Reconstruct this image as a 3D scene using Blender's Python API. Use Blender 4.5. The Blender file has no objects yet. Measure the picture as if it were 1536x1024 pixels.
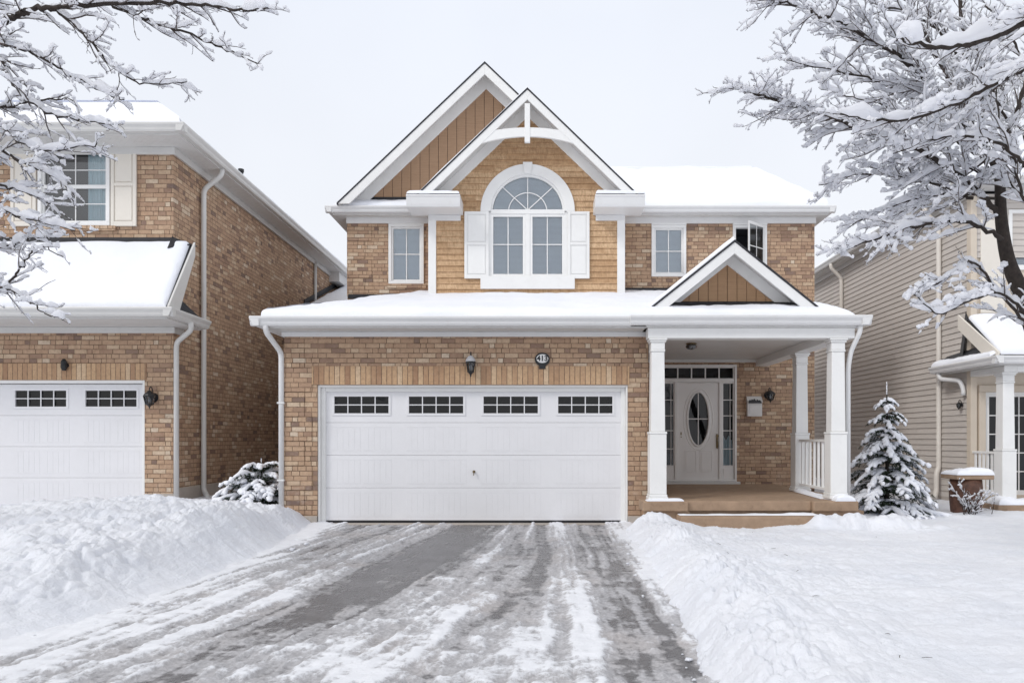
import bpy, math, random
import numpy as np
from mathutils import Vector, Matrix, noise as mnoise

random.seed(7)
scene = bpy.context.scene
COL = scene.collection
R = math.radians

# ---------------------------------------------------------------- survey of the place
# The site was measured from one station at the origin: a bearing pair (px, py)
# and a distance d give a real position in metres.
FOC, BX, BY, EYE = 1100.0, 810.0, 660.0, 1.32
def wx(px, d): return (px - BX) / FOC * d
def wz(py, d): return EYE + (BY - py) / FOC * d
def at(px, py, d): return Vector((wx(px, d), d, wz(py, d)))

def lin(r, g, b):
    def f(c):
        c /= 255.0
        return c / 12.92 if c <= 0.04045 else ((c + 0.055) / 1.055) ** 2.4
    return (f(r), f(g), f(b), 1.0)

# ---------------------------------------------------------------- mesh builder
class MB:
    def __init__(self):
        self.v, self.f = [], []
    def add(self, vs, fs):
        n = len(self.v)
        self.v.extend([tuple(p) for p in vs])
        self.f.extend([tuple(i + n for i in f) for f in fs])
        return self
    def quad(self, a, b, c, d): return self.add([a, b, c, d], [(0, 1, 2, 3)])
    def box(self, x0, x1, y0, y1, z0, z1):
        if x0 > x1: x0, x1 = x1, x0
        if y0 > y1: y0, y1 = y1, y0
        if z0 > z1: z0, z1 = z1, z0
        v = [(x0,y0,z0),(x1,y0,z0),(x1,y1,z0),(x0,y1,z0),(x0,y0,z1),(x1,y0,z1),(x1,y1,z1),(x0,y1,z1)]
        return self.add(v, [(0,3,2,1),(4,5,6,7),(0,1,5,4),(1,2,6,5),(2,3,7,6),(3,0,4,7)])
    def prism_y(self, poly, y0, y1):           # polygon in XZ swept along Y
        n = len(poly)
        v = [(x, y0, z) for x, z in poly] + [(x, y1, z) for x, z in poly]
        f = [tuple(range(n)), tuple(range(2*n-1, n-1, -1))]
        f += [(i, i+n, (i+1) % n + n, (i+1) % n) for i in range(n)]
        return self.add(v, f)
    def prism_x(self, poly, x0, x1):           # polygon in YZ swept along X
        n = len(poly)
        v = [(x0, y, z) for y, z in poly] + [(x1, y, z) for y, z in poly]
        f = [tuple(range(n)), tuple(range(2*n-1, n-1, -1))]
        f += [(i, i+n, (i+1) % n + n, (i+1) % n) for i in range(n)]
        return self.add(v, f)
    def slab(self, pts, down):                 # polygon in 3D given a thickness along 'down'
        n = len(pts); dn = Vector(down)
        v = [Vector(p) for p in pts] + [Vector(p) + dn for p in pts]
        f = [tuple(range(n)), tuple(range(2*n-1, n-1, -1))]
        f += [(i, i+n, (i+1) % n + n, (i+1) % n) for i in range(n)]
        return self.add(v, f)
    def tube(self, pts, rad, sides=8, cap=True, squash=None):
        pts = [Vector(p) for p in pts]
        n = len(pts)
        if not hasattr(rad, '__len__'): rad = [rad] * n
        ref = None; vs = []
        for i, p in enumerate(pts):
            t = (pts[min(i+1, n-1)] - pts[max(i-1, 0)])
            if t.length < 1e-9: t = Vector((0, 0, 1))
            t.normalize()
            if ref is None:
                ref = Vector((0, 0, 1)) if abs(t.z) < .9 else Vector((1, 0, 0))
            a = t.cross(ref)
            if a.length < 1e-4: a = t.cross(Vector((0, 1, 0.1)))
            a.normalize(); b = a.cross(t); ref = b
            r = rad[i]
            for k in range(sides):
                an = 2 * math.pi * (k + .5) / sides
                vs.append(p + a * (r * math.cos(an)) + b * (r * math.sin(an) * (squash or 1)))
        fs = []
        for i in range(n-1):
            for k in range(sides):
                k2 = (k+1) % sides
                fs.append((i*sides+k, i*sides+k2, (i+1)*sides+k2, (i+1)*sides+k))
        if cap:
            fs.append(tuple(range(sides-1, -1, -1))); fs.append(tuple((n-1)*sides+k for k in range(sides)))
        return self.add(vs, fs)
    def lathe(self, cx, cy, prof, sides=20):   # prof: (r, z) from top to bottom
        vs = []
        for r, z in prof:
            for k in range(sides):
                a = 2*math.pi*(k+.5)/sides
                vs.append((cx + r*math.cos(a), cy + r*math.sin(a), z))
        fs = []
        for i in range(len(prof)-1):
            for k in range(sides):
                k2 = (k+1) % sides
                fs.append((i*sides+k, (i+1)*sides+k, (i+1)*sides+k2, i*sides+k2))
        fs.append(tuple(range(sides)))
        fs.append(tuple((len(prof)-1)*sides + k for k in range(sides-1, -1, -1)))
        return self.add(vs, fs)
    def build(self, name, material, parent=None, smooth=False, bevel=0.0):
        me = bpy.data.meshes.new(name)
        me.from_pydata(self.v, [], self.f)
        me.materials.append(material)
        if smooth: me.polygons.foreach_set('use_smooth', [True]*len(me.polygons))
        me.update()
        o = bpy.data.objects.new(name, me); COL.objects.link(o)
        adopt(o, parent)
        if bevel:
            m = o.modifiers.new('bevel', 'BEVEL'); m.width = bevel; m.segments = 2
            m.limit_method = 'ANGLE'; m.angle_limit = R(35)
        return o

def world_of(o):
    m = Matrix.Identity(4)
    while o is not None:
        m = o.matrix_parent_inverse @ o.matrix_basis @ m if o.parent else o.matrix_basis @ m
        o = o.parent
    return m
def adopt(o, parent):
    if parent is not None:
        o.parent = parent
        o.matrix_parent_inverse = world_of(parent).inverted()
def thing(name, label, cat, loc=(0,0,0), group=None):
    o = bpy.data.objects.new(name, None); COL.objects.link(o)
    o.location = loc; o.empty_display_size = .3
    o['label'] = label; o['category'] = cat
    if group: o['group'] = group
    return o
def tag(o, label, cat, kind=None, group=None):
    o['label'] = label; o['category'] = cat
    if kind: o['kind'] = kind
    if group: o['group'] = group
    return o

def clip_low(poly, zc):                       # keep the part of an XZ polygon above a level
    out = []
    for i in range(len(poly)):
        a, b = poly[i], poly[(i+1) % len(poly)]
        if a[1] >= zc: out.append(a)
        if (a[1] >= zc) != (b[1] >= zc):
            t = (zc-a[1])/(b[1]-a[1]); out.append((a[0]+(b[0]-a[0])*t, zc))
    return out
def grid_obj(name, V, nu, nv, material, parent=None, smooth=True, attr=None):
    V = np.asarray(V, dtype=np.float32).reshape(-1, 3)
    idx = np.arange(nu*nv).reshape(nv, nu)
    q = np.stack([idx[:-1, :-1], idx[:-1, 1:], idx[1:, 1:], idx[1:, :-1]], -1).reshape(-1, 4)
    me = bpy.data.meshes.new(name)
    me.vertices.add(len(V)); me.vertices.foreach_set('co', V.ravel())
    me.loops.add(q.size); me.loops.foreach_set('vertex_index', q.ravel().astype(np.int32))
    me.polygons.add(len(q))
    me.polygons.foreach_set('loop_start', np.arange(0, q.size, 4, dtype=np.int32))
    me.polygons.foreach_set('use_smooth', np.full(len(q), smooth))
    me.materials.append(material)
    if attr is not None:
        a = me.attributes.new('cover', 'FLOAT', 'POINT'); a.data.foreach_set('value', attr.astype(np.float32).ravel())
    me.update(calc_edges=True); me.validate()
    o = bpy.data.objects.new(name, me); COL.objects.link(o); adopt(o, parent)
    return o

# ---------------------------------------------------------------- numpy noise
def vnoise(x, y, seed=0):
    xi = np.floor(x).astype(np.int64); yi = np.floor(y).astype(np.int64)
    fx = x - xi; fy = y - yi
    fx = fx*fx*fx*(fx*(fx*6-15)+10); fy = fy*fy*fy*(fy*(fy*6-15)+10)
    def h(a, b):
        n = (a * 374761393 + b * 668265263 + seed * 1442695041) & 0xFFFFFFFF
        n = ((n ^ (n >> 13)) * 1274126177) & 0xFFFFFFFF
        n = ((n ^ (n >> 16)) * 2246822519) & 0xFFFFFFFF
        return ((n ^ (n >> 15)) & 0xFFFFFF) / float(0xFFFFFF)
    return (h(xi, yi)*(1-fx) + h(xi+1, yi)*fx)*(1-fy) + (h(xi, yi+1)*(1-fx) + h(xi+1, yi+1)*fx)*fy
def fbm(x, y, oct=4, seed=0, gain=.5):
    s = 0; a = 1; t = 0
    for o in range(oct):
        s = s + a*vnoise(x*2**o + 17.3*o, y*2**o - 9.1*o, seed+o); t += a; a *= gain
    return s/t
def billow(x, y, oct=4, seed=0, gain=.5):
    s = 0; a = 1; t = 0
    for o in range(oct):
        s = s + a*(1-np.abs(2*vnoise(x*2**o + 5.3*o, y*2**o + 3.7*o, seed+o)-1)); t += a; a *= gain
    return s/t
def lumps(x, y, seed=0):                         # rounded clods of broken snow (cell distance)
    xi = np.floor(x); yi = np.floor(y); best = np.full(np.shape(x), 9.0)
    for dx in (-1, 0, 1):
        for dy in (-1, 0, 1):
            cx = xi+dx; cy = yi+dy
            px = cx + .15 + .7*vnoise(cx*7.77+.5, cy*3.33+.5, seed); py = cy + .15 + .7*vnoise(cx*5.11+.5, cy*9.13+.5, seed+3)
            rr = .35 + .65*vnoise(cx*2.19+.5, cy*4.71+.5, seed+5)
            best = np.minimum(best, ((x-px)**2+(y-py)**2)/(rr*rr))
    return np.sqrt(np.clip(1-best, 0, 1))
def sstep(a, b, x):
    t = np.clip((x-a)/(b-a), 0, 1); return t*t*(3-2*t)

# ---------------------------------------------------------------- materials
class NT:
    def __init__(self, name):
        self.m = bpy.data.materials.new(name); self.m.use_nodes = True
        self.t = self.m.node_tree; self.t.nodes.clear()
        self.out = self.n('ShaderNodeOutputMaterial')
        self._pos = None
    def n(self, kind, **kw):
        x = self.t.nodes.new(kind)
        for k, v in kw.items(): setattr(x, k, v)
        return x
    def link(self, a, b): self.t.links.new(a, b)
    def setin(self, node, i, v):
        s = node.inputs[i]
        if hasattr(v, 'is_output') or isinstance(v, bpy.types.NodeSocket): self.link(v, s)
        else: s.default_value = v
    def math(self, op, a, b=None, c=None, clamp=False):
        x = self.n('ShaderNodeMath', operation=op); x.use_clamp = clamp
        self.setin(x, 0, a)
        if b is not None: self.setin(x, 1, b)
        if c is not None: self.setin(x, 2, c)
        return x.outputs[0]
    def pos(self):
        if self._pos is None:
            g = self.n('ShaderNodeNewGeometry'); s = self.n('ShaderNodeSeparateXYZ')
            self.link(g.outputs['Position'], s.inputs[0])
            self._pos = (g.outputs['Position'], s.outputs[0], s.outputs[1], s.outputs[2])
        return self._pos
    def vec(self, x, y, z=0.0):
        c = self.n('ShaderNodeCombineXYZ')
        for i, v in enumerate((x, y, z)): self.setin(c, i, v)
        return c.outputs[0]
    def white(self, v):
        w = self.n('ShaderNodeTexWhiteNoise', noise_dimensions='3D'); self.link(v, w.inputs['Vector'])
        return w.outputs['Value'], w.outputs['Color']
    def noise(self, scale, detail=4, rough=.55, vec=None, dist=0.0):
        x = self.n('ShaderNodeTexNoise'); x.inputs['Scale'].default_value = scale
        x.inputs['Detail'].default_value = detail; x.inputs['Roughness'].default_value = rough
        x.inputs['Distortion'].default_value = dist
        self.link(vec if vec is not None else self.pos()[0], x.inputs['Vector'])
        return x.outputs['Fac']
    def ramp(self, fac, stops, mode='LINEAR'):
        r = self.n('ShaderNodeValToRGB'); cr = r.color_ramp; cr.interpolation = mode
        while len(cr.elements) > 1: cr.elements.remove(cr.elements[-1])
        cr.elements[0].position = stops[0][0]; cr.elements[0].color = stops[0][1]
        for p, c in stops[1:]:
            e = cr.elements.new(p); e.color = c
        self.setin(r, 0, fac)
        return r.outputs[0]
    def mix(self, fac, a, b, mode='MIX'):
        x = self.n('ShaderNodeMix', data_type='RGBA', blend_type=mode)
        self.setin(x, 0, fac); self.setin(x, 6, a); self.setin(x, 7, b)
        return x.outputs[2]
    def remap(self, v, a, b, c=0.0, d=1.0, smooth=False):
        x = self.n('ShaderNodeMapRange')
        if smooth: x.interpolation_type = 'SMOOTHSTEP'
        for i, q in enumerate((v, a, b, c, d)): self.setin(x, i, q)
        return x.outputs[0]
    def bump(self, h, strength=.3, dist=.01, prev=None):
        b = self.n('ShaderNodeBump'); b.inputs['Strength'].default_value = strength; b.inputs['Distance'].default_value = dist
        self.link(h, b.inputs['Height'])
        if prev is not None: self.link(prev, b.inputs['Normal'])
        return b.outputs[0]
    def done(self, color, rough=.6, normal=None, metal=0.0, spec=.5, **kw):
        p = self.n('ShaderNodeBsdfPrincipled')
        self.setin(p, 'Base Color', color); self.setin(p, 'Roughness', rough)
        p.inputs['Metallic'].default_value = metal; p.inputs['Specular IOR Level'].default_value = spec
        for k, v in kw.items(): self.setin(p, k, v)
        if normal is not None: self.link(normal, p.inputs['Normal'])
        self.link(p.outputs[0], self.out.inputs[0])
        return self.m

def paint(name, c, rough=.5, vary=.06, scale=3.0, bump=.1, bscale=60, spec=.4, metal=0.0, grime=None):
    m = NT(name)
    f = m.noise(scale, 5, .6)
    a = tuple(x*(1-vary) for x in c[:3]) + (1,); b = tuple(min(1, x*(1+vary)) for x in c[:3]) + (1,)
    col = m.ramp(f, [(.3, a), (.7, b)])
    if grime:
        g = m.noise(9, 6, .7)
        col = m.mix(m.remap(g, .55, .8, 0, grime[1]), col, grime[0])
    nb = m.bump(m.noise(bscale, 4), bump, .004) if bump else None
    return m.done(col, rough, nb, metal, spec)

BRICKS = [(0, lin(114,95,90)), (.035, lin(130,104,94)), (.09, lin(154,122,101)), (.20, lin(174,139,112)), (.36, lin(186,150,119)),
          (.52, lin(192,157,124)), (.66, lin(187,152,122)), (.80, lin(201,168,135)), (.92, lin(208,181,150)), (1, lin(222,204,180))]
def brick_mat(name, w=.214, h=.0765, pal=BRICKS, mortar=lin(146,122,100), soldier=False, joint=.006):
    m = NT(name); P, x, y, z = m.pos()
    u = m.math('ADD', x, y)
    if soldier:
        uu = m.math('DIVIDE', u, .0815); row = m.math('FLOOR', m.math('DIVIDE', m.math('ADD', z, 50.0), 30.0)); fv = None
        col = m.math('FLOOR', uu)
    else:
        vv = m.math('DIVIDE', z, h); row = m.math('FLOOR', vv)
        half = m.math('MULTIPLY', m.math('FLOORED_MODULO', row, 2.0), .5)
        rj = m.white(m.vec(row, 3.3, 1.7))[0]
        uu = m.math('ADD', m.math('ADD', m.math('DIVIDE', u, w), half), m.math('MULTIPLY', rj, .22)); col = m.math('FLOOR', uu)
        fv = m.math('FRACT', vv)
    fu = m.math('FRACT', uu); cut = None
    if not soldier:                              # some bricks are laid as a header and a three-quarter
        has = m.math('LESS_THAN', m.white(m.vec(col, row, 7.7))[0], .30)
        past = m.math('MULTIPLY', has, m.math('GREATER_THAN', fu, .40))
        cut = m.math('ADD', m.math('ABSOLUTE', m.math('SUBTRACT', fu, .40)), m.math('MULTIPLY', m.math('SUBTRACT', 1.0, has), 9.0))
        val, rgb = m.white(m.vec(m.math('ADD', col, m.math('MULTIPLY', past, .37)), row, .5))
    else: val, rgb = m.white(m.vec(col, row, .5))
    c = m.ramp(val, pal)
    # weathering inside each brick and across the wall
    fine = m.noise(38, 6, .7); big = m.noise(.8, 3)
    mott = m.noise(16, 4, .6)
    c = m.mix(m.remap(fine, .35, .8, 0, .42), c, lin(128,98,78))
    c = m.mix(m.remap(mott, .45, .75, 0, .45), c, lin(132,98,74))
    c = m.mix(m.remap(m.noise(22, 5, .7), .55, .8, 0, .4), c, lin(206,184,158))
    c = m.mix(m.remap(big, .35, .7, 0, .25), c, lin(196,164,130))
    hs = m.n('ShaderNodeHueSaturation'); hs.inputs['Saturation'].default_value = .88; hs.inputs['Value'].default_value = .96; m.link(c, hs.inputs['Color']); c = hs.outputs[0]
    salt = m.math('MULTIPLY', m.remap(z, .15, 1.0, 1, 0), m.remap(m.noise(3.2, 6, .7), .5, .7, 0, 1, True))
    c = m.mix(m.math('MULTIPLY', salt, .38), c, lin(216,208,200))
    wob = m.math('MULTIPLY', m.math('SUBTRACT', m.noise(25, 3), .5), .006)
    du = m.math('MULTIPLY', m.math('MINIMUM', fu, m.math('SUBTRACT', 1.0, fu)), .0815 if soldier else w)
    if cut is not None: du = m.math('MINIMUM', du, m.math('MULTIPLY', cut, w))
    if fv is not None:
        dv = m.math('MULTIPLY', m.math('MINIMUM', fv, m.math('SUBTRACT', 1.0, fv)), h)
        d = m.math('MINIMUM', du, dv)
    else: d = du
    d = m.math('ADD', d, wob)
    mask = m.remap(d, joint*.55, joint*1.25, 0, 1, True)
    mort = m.mix(m.remap(m.noise(6, 5, .7), .42, .62), tuple(q*.48 for q in mortar[:3])+(1,), mortar)
    c = m.mix(mask, mort, c)
    hgt = m.math('ADD', m.math('MULTIPLY', mask, m.remap(val, 0, 1, .75, 1.0)), m.math('MULTIPLY', fine, .35))
    return m.done(c, .85, m.bump(hgt, .55, .008), spec=.25)

def glass_mat(name, tint=(.93,.96,.98,1), refl=1.0):
    m = NT(name)
    tr = m.n('ShaderNodeBsdfTransparent'); tr.inputs[0].default_value = tint
    gl = m.n('ShaderNodeBsdfGlossy'); gl.inputs['Roughness'].default_value = .015
    wob = m.bump(m.noise(1.4, 1), .03, .015); m.link(wob, gl.inputs['Normal'])
    fr = m.n('ShaderNodeFresnel'); fr.inputs[0].default_value = 1.65
    f = m.math('MULTIPLY', fr.outputs[0], refl, clamp=True)
    mx = m.n('ShaderNodeMixShader'); m.link(f, mx.inputs[0]); m.link(tr.outputs[0], mx.inputs[1]); m.link(gl.outputs[0], mx.inputs[2])
    m.link(mx.outputs[0], m.out.inputs[0])
    return m.m

def snow_mat(name, scale=1.0, bump=.6, gloss=.55):
    m = NT(name)
    f = m.noise(1.3*scale, 4); g = m.noise(14*scale, 8, .72); k = m.noise(70*scale, 5, .7)
    col = m.ramp(f, [(.3, (.815,.84,.905,1)), (.7, (.88,.895,.945,1))])
    n1 = m.bump(g, bump, .05); n2 = m.bump(k, bump, .014, n1)
    return m.done(col, gloss, n2, spec=.3)

def siding_mat(name, c0, c1, dark, step, seed=0, knots=True, along='xy'):
    m = NT(name); P, x, y, z = m.pos()
    u = m.math('ADD', x, y); row = m.math('FLOOR', m.math('DIVIDE', z, step))
    brd = m.math('FLOOR', m.math('ADD', m.math('DIVIDE', u, 1.9), m.math('MULTIPLY', m.white(m.vec(row, 1.1, 2.2))[0], 3)))
    rnd = m.white(m.vec(row, brd, 4.4+seed))[0]
    c = m.ramp(rnd, [(0, c0), (1, c1)])
    gr = m.noise(1, 6, .65, m.vec(m.math('MULTIPLY', u, 3.0), m.math('ADD', m.math('MULTIPLY', z, 95.0), m.math('MULTIPLY', rnd, 31.0)), rnd))
    blot = m.noise(1, 4, .6, m.vec(m.math('MULTIPLY', u, 9.0), m.math('MULTIPLY', z, 14.0), rnd))
    vst = m.noise(1, 4, .65, m.vec(m.math('MULTIPLY', u, 34.0), m.math('MULTIPLY', z, 7.0), rnd))
    if knots: c = m.mix(m.remap(vst, .42, .68, 0, .6), c, dark)
    c = m.mix(m.remap(gr, .42, .75, 0, .75), c, dark)
    c = m.mix(m.remap(blot, .5, .75, 0, .55 if knots else .2), c, dark)
    return m.done(c, .7, m.bump(gr, .25, .004), spec=.25)

M = {}
M['brick'] = brick_mat('tan_brick')
M['soldier'] = brick_mat('soldier_brick', soldier=True, pal=[(0, lin(168,124,88)), (.35, lin(200,158,114)), (.8, lin(212,172,126)), (1, lin(226,196,158))], joint=.0055)
M['white'] = paint('white_paint', (.80,.80,.79,1), .45, .03, 2.5, .08, grime=((.55,.53,.5,1), .18))
M['trim'] = paint('white_aluminium', (.72,.72,.72,1), .4, .03, 2.0, .05, grime=((.5,.48,.45,1), .25))
M['ltrim'] = paint('grey_white_aluminium', (.62,.615,.60,1), .4, .04, 2.0, .05, grime=((.42,.40,.37,1), .3))
M['door'] = paint('garage_door_enamel', (.76,.76,.78,1), .38, .025, 1.4, .05, grime=((.6,.59,.58,1), .15))
M['frontdoor'] = paint('front_door_enamel', (.78,.76,.74,1), .4, .03, 2.0, .05)
M['shutter'] = paint('cream_shutter_paint', lin(222,216,206), .5, .03, 2.0, .05)
M['glass'] = glass_mat('window_glass', refl=2.6)
M['darkglass'] = glass_mat('tinted_glass', (.55,.58,.6,1), .8)
M['blind'] = paint('blind_slat', lin(236,245,254), .5, .03, 3, 0)
M['curtain'] = paint('curtain_cloth', lin(226,242,246), .8, .05, 5, .1)
M['lightpipe'] = paint('cream_downspout', lin(222,216,208), .45, .04, 2, .05)
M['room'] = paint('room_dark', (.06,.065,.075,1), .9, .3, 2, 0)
M['black_metal'] = paint('black_metal', (.018,.019,.021,1), .4, .2, 20, .05)
M['shingle'] = paint('asphalt_shingle', (.035,.036,.042,1), .85, .35, 30, .6, 120)
M['flash'] = paint('black_flashing', (.022,.022,.026,1), .5, .3, 6, .1)
M['snow'] = snow_mat('snow')
M['roofsnow'] = snow_mat('roof_snow', .9, .22)
def tree_snow():
    m = NT('tree_snow'); n1 = m.bump(m.noise(40, 5, .7), .3, .012)
    d = m.n('ShaderNodeBsdfDiffuse'); d.inputs[0].default_value = (.93,.94,.97,1); m.link(n1, d.inputs['Normal'])
    t = m.n('ShaderNodeBsdfTranslucent'); t.inputs[0].default_value = (.95,.955,.98,1)
    x = m.n('ShaderNodeMixShader'); x.inputs[0].default_value = .58
    m.link(d.outputs[0], x.inputs[1]); m.link(t.outputs[0], x.inputs[2]); m.link(x.outputs[0], m.out.inputs[0])
    return m.m
M['treesnow'] = tree_snow()
M['brownboard'] = siding_mat('brown_board', lin(162,132,106), lin(170,140,114), lin(142,114,90), 50.0, knots=False)
M['batten'] = siding_mat('tan_board', lin(176,142,110), lin(184,150,118), lin(154,122,94), 50.0, knots=False)
M['cedar'] = siding_mat('cedar_lap', lin(194,160,124), lin(222,192,156), lin(150,116,84), .117)
M['taupe'] = siding_mat('taupe_siding', lin(194,188,182), lin(203,197,191), lin(174,167,160), .12, knots=False)
M['beige'] = paint('beige_trim', lin(206,194,178), .5, .04, 2, .06)
M['stone'] = paint('tan_concrete', lin(158,134,112), .75, .16, 6, .4, 90, grime=(lin(108,86,68), .6))
M['concrete'] = paint('grey_concrete', lin(176,168,160), .85, .12, 5, .4, 90)
M['bark'] = paint('bark', (.035,.027,.023,1), .9, .35, 25, .8, 45)
M['twig'] = paint('twig_bark', (.075,.058,.052,1), .9, .3, 25, .3, 45)
M['needle'] = paint('spruce_needle', (.026,.042,.024,1), .7, .4, 30, 0)
M['brass'] = paint('aged_brass', (.2,.15,.085,1), .35, .2, 30, .05, metal=.8)
M['pot'] = paint('brown_glaze', lin(92,64,52), .55, .45, 14, .6, 40)
M['mail'] = paint('mailbox_enamel', (.66,.64,.62,1), .45, .05, 6, .05)
M['lampglass'] = glass_mat('lantern_glass', (.5,.53,.56,1), 1.6)
def soffit_mat():
    m = NT('vented_soffit'); P, x, y, z = m.pos()
    s = m.math('FRACT', m.math('MULTIPLY', m.math('ADD', x, y), 9.0))
    g = m.remap(m.math('ABSOLUTE', m.math('SUBTRACT', s, .5)), .38, .48, 0, 1, True)
    n = m.noise(7, 6, .7)
    c = m.mix(m.remap(n, .45, .8, 0, .35), (.66,.655,.645,1), (.45,.43,.40,1))
    return m.done(c, .5, m.bump(m.math('SUBTRACT', 1.0, g), .5, .006), spec=.35)
M['soffit'] = soffit_mat()
# ---------------------------------------------------------------- building parts
def wall_front(name, mat, parent, x0, x1, z0, z1, y, holes=(), depth=.10, poly_top=None):
    """brick sheet facing the street with openings and their reveals"""
    mb = MB()
    xs = sorted({x0, x1, *[h[0] for h in holes], *[h[1] for h in holes]})
    zs = sorted({z0, z1, *[h[2] for h in holes], *[h[3] for h in holes]})
    for i in range(len(xs)-1):
        for j in range(len(zs)-1):
            cx = (xs[i]+xs[i+1])/2; cz = (zs[j]+zs[j+1])/2
            if any(h[0] < cx < h[1] and h[2] < cz < h[3] for h in holes): continue
            mb.quad((xs[i],y,zs[j]), (xs[i+1],y,zs[j]), (xs[i+1],y,zs[j+1]), (xs[i],y,zs[j+1]))
    for a, b, c, d in holes:
        e = y+depth
        mb.quad((a,y,c),(a,y,d),(a,e,d),(a,e,c)); mb.quad((b,y,c),(b,e,c),(b,e,d),(b,y,d))
        mb.quad((a,y,d),(b,y,d),(b,e,d),(a,e,d)); mb.quad((a,y,c),(a,e,c),(b,e,c),(b,y,c))
    return mb.build(name, mat, parent)

def frame_boxes(mb, x0, x1, z0, z1, w, y0, y1):
    mb.box(x0, x1, y0, y1, z1-w, z1); mb.box(x0, x1, y0, y1, z0, z0+w)
    mb.box(x0, x0+w, y0, y1, z0+w, z1-w); mb.box(x1-w, x1, y0, y1, z0+w, z1-w)

def room_box(mb, x0, x1, z0, z1, y0, y1):
    mb.quad((x0,y1,z0),(x1,y1,z0),(x1,y1,z1),(x0,y1,z1))
    mb.quad((x0,y0,z0),(x0,y1,z0),(x0,y1,z1),(x0,y0,z1)); mb.quad((x1,y0,z0),(x1,y1,z0),(x1,y1,z1),(x1,y0,z1))
    mb.quad((x0,y0,z1),(x1,y0,z1),(x1,y1,z1),(x0,y1,z1)); mb.quad((x0,y0,z0),(x1,y0,z0),(x1,y1,z0),(x0,y1,z0))

def slats(mb, x0, x1, z0, z1, y, pitch=.024):
    z = z0
    while z < z1:
        mb.quad((x0,y-.005,z),(x1,y-.005,z),(x1,y+.003,z+pitch*.98),(x0,y+.003,z+pitch*.98)); z += pitch

def window(parent, x0, x1, z0, z1, y, fw=.055, proud=.035, nx=2, nz=2, cover='blind', mat='white', sash=.035,
           bars=.018, sill=None, name='window', glass='glass', head=0.0, room=.7):
    mb = MB(); frame_boxes(mb, x0, x1, z0, z1, fw, y-proud, y+.07)
    if head: mb.box(x0-.004, x1+.004, y-proud-.012, y+.02, z1+.001, z1+head)
    w = mb.build(name, M[mat], parent, bevel=.006)
    a, b, c, d = x0+fw, x1-fw, z0+fw, z1-fw
    if sash:
        s = MB(); frame_boxes(s, a, b, c, d, sash, y+.005, y+.05); s.build('sash', M[mat], w, bevel=.004)
        a += sash; b -= sash; c += sash; d -= sash
    g = MB(); g.quad((a-.01,y+.035,c-.01),(b+.01,y+.035,c-.01),(b+.01,y+.035,d+.01),(a-.01,y+.035,d+.01))
    g.build('pane', M[glass], w)
    if nx*nz > 1:
        k = MB()
        for i in range(1, nx):
            xx = a+(b-a)*i/nx; k.box(xx-bars/2, xx+bars/2, y+.022, y+.034, c, d)
        for j in range(1, nz):
            zz = c+(d-c)*j/nz; k.box(a, b, y+.0235, y+.0335, zz-bars/2, zz+bars/2)
        k.build('glazing_grid', M[mat], w)
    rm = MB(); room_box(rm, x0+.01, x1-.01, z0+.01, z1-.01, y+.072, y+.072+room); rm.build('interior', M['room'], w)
    if cover == 'blind':
        s = MB(); slats(s, a-.01, b+.01, c-.02, d+.02, y+.058); s.build('blind', M['blind'], w)
    elif cover == 'curtain':
        s = MB(); n = 60; L = a+(b-a)*.66
        vs = []
        for i in range(n+1):
            xx = L+(b+.02-L)*i/n; yy = y+.10+.03*math.sin(i*.9)+.012*math.sin(i*2.3)
            vs += [(xx, yy, c-.05), (xx, yy, d+.05)]
        s.add(vs, [(2*i, 2*i+2, 2*i+3, 2*i+1) for i in range(n)]); s.build('curtain', M['curtain'], w, smooth=True)
    return w

def shutter(parent, x0, x1, z0, z1, y, mat, split=.56):
    mb = MB(); w = .055; zs = z0+(z1-z0)*split
    mb.box(x0, x1, y-.022, y-.002, z0, z1)
    for a, b in ((z0, zs), (zs, z1)):
        pass
    f = MB()
    f.box(x0, x0+w, y-.04, y-.0225, z0, z1); f.box(x1-w, x1, y-.04, y-.0225, z0, z1)
    f.box(x0+w, x1-w, y-.04, y-.0225, z0, z0+w*1.4); f.box(x0+w, x1-w, y-.04, y-.0225, z1-w, z1); f.box(x0+w, x1-w, y-.04, y-.0225, zs-w*.5, zs+w*.5)
    for a, b in ((z0+w*1.4, zs-w*.5), (zs+w*.5, z1-w)):
        f.box(x0+w+.018, x1-w-.018, y-.034, y-.0225, a+.018, b-.018)
    o = mb.build('shutter', M[mat], parent, bevel=.003)
    f.build('shutter_frame', M[mat], o, bevel=.005)
    return o

GPROF = [(0,0),(.125,0),(.13,-.015),(.125,-.035),(.1,-.07),(.092,-.10),(.075,-.125),(0,-.125)]
def gutter_x(parent, x0, x1, yback, ztop, s=1.0, mat='trim', sgn=-1):
    mb = MB(); mb.prism_x([(yback+sgn*a*s, ztop+b*s) for a, b in GPROF], x0, x1)
    return mb.build('gutter', M[mat], parent, bevel=.004)
def gutter_y(parent, y0, y1, xback, ztop, s=1.0, mat='trim', sgn=1):
    mb = MB(); mb.prism_y([(xback+sgn*a*s, ztop+b*s) for a, b in GPROF], y0, y1)
    return mb.build('gutter', M[mat], parent, bevel=.004)

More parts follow.
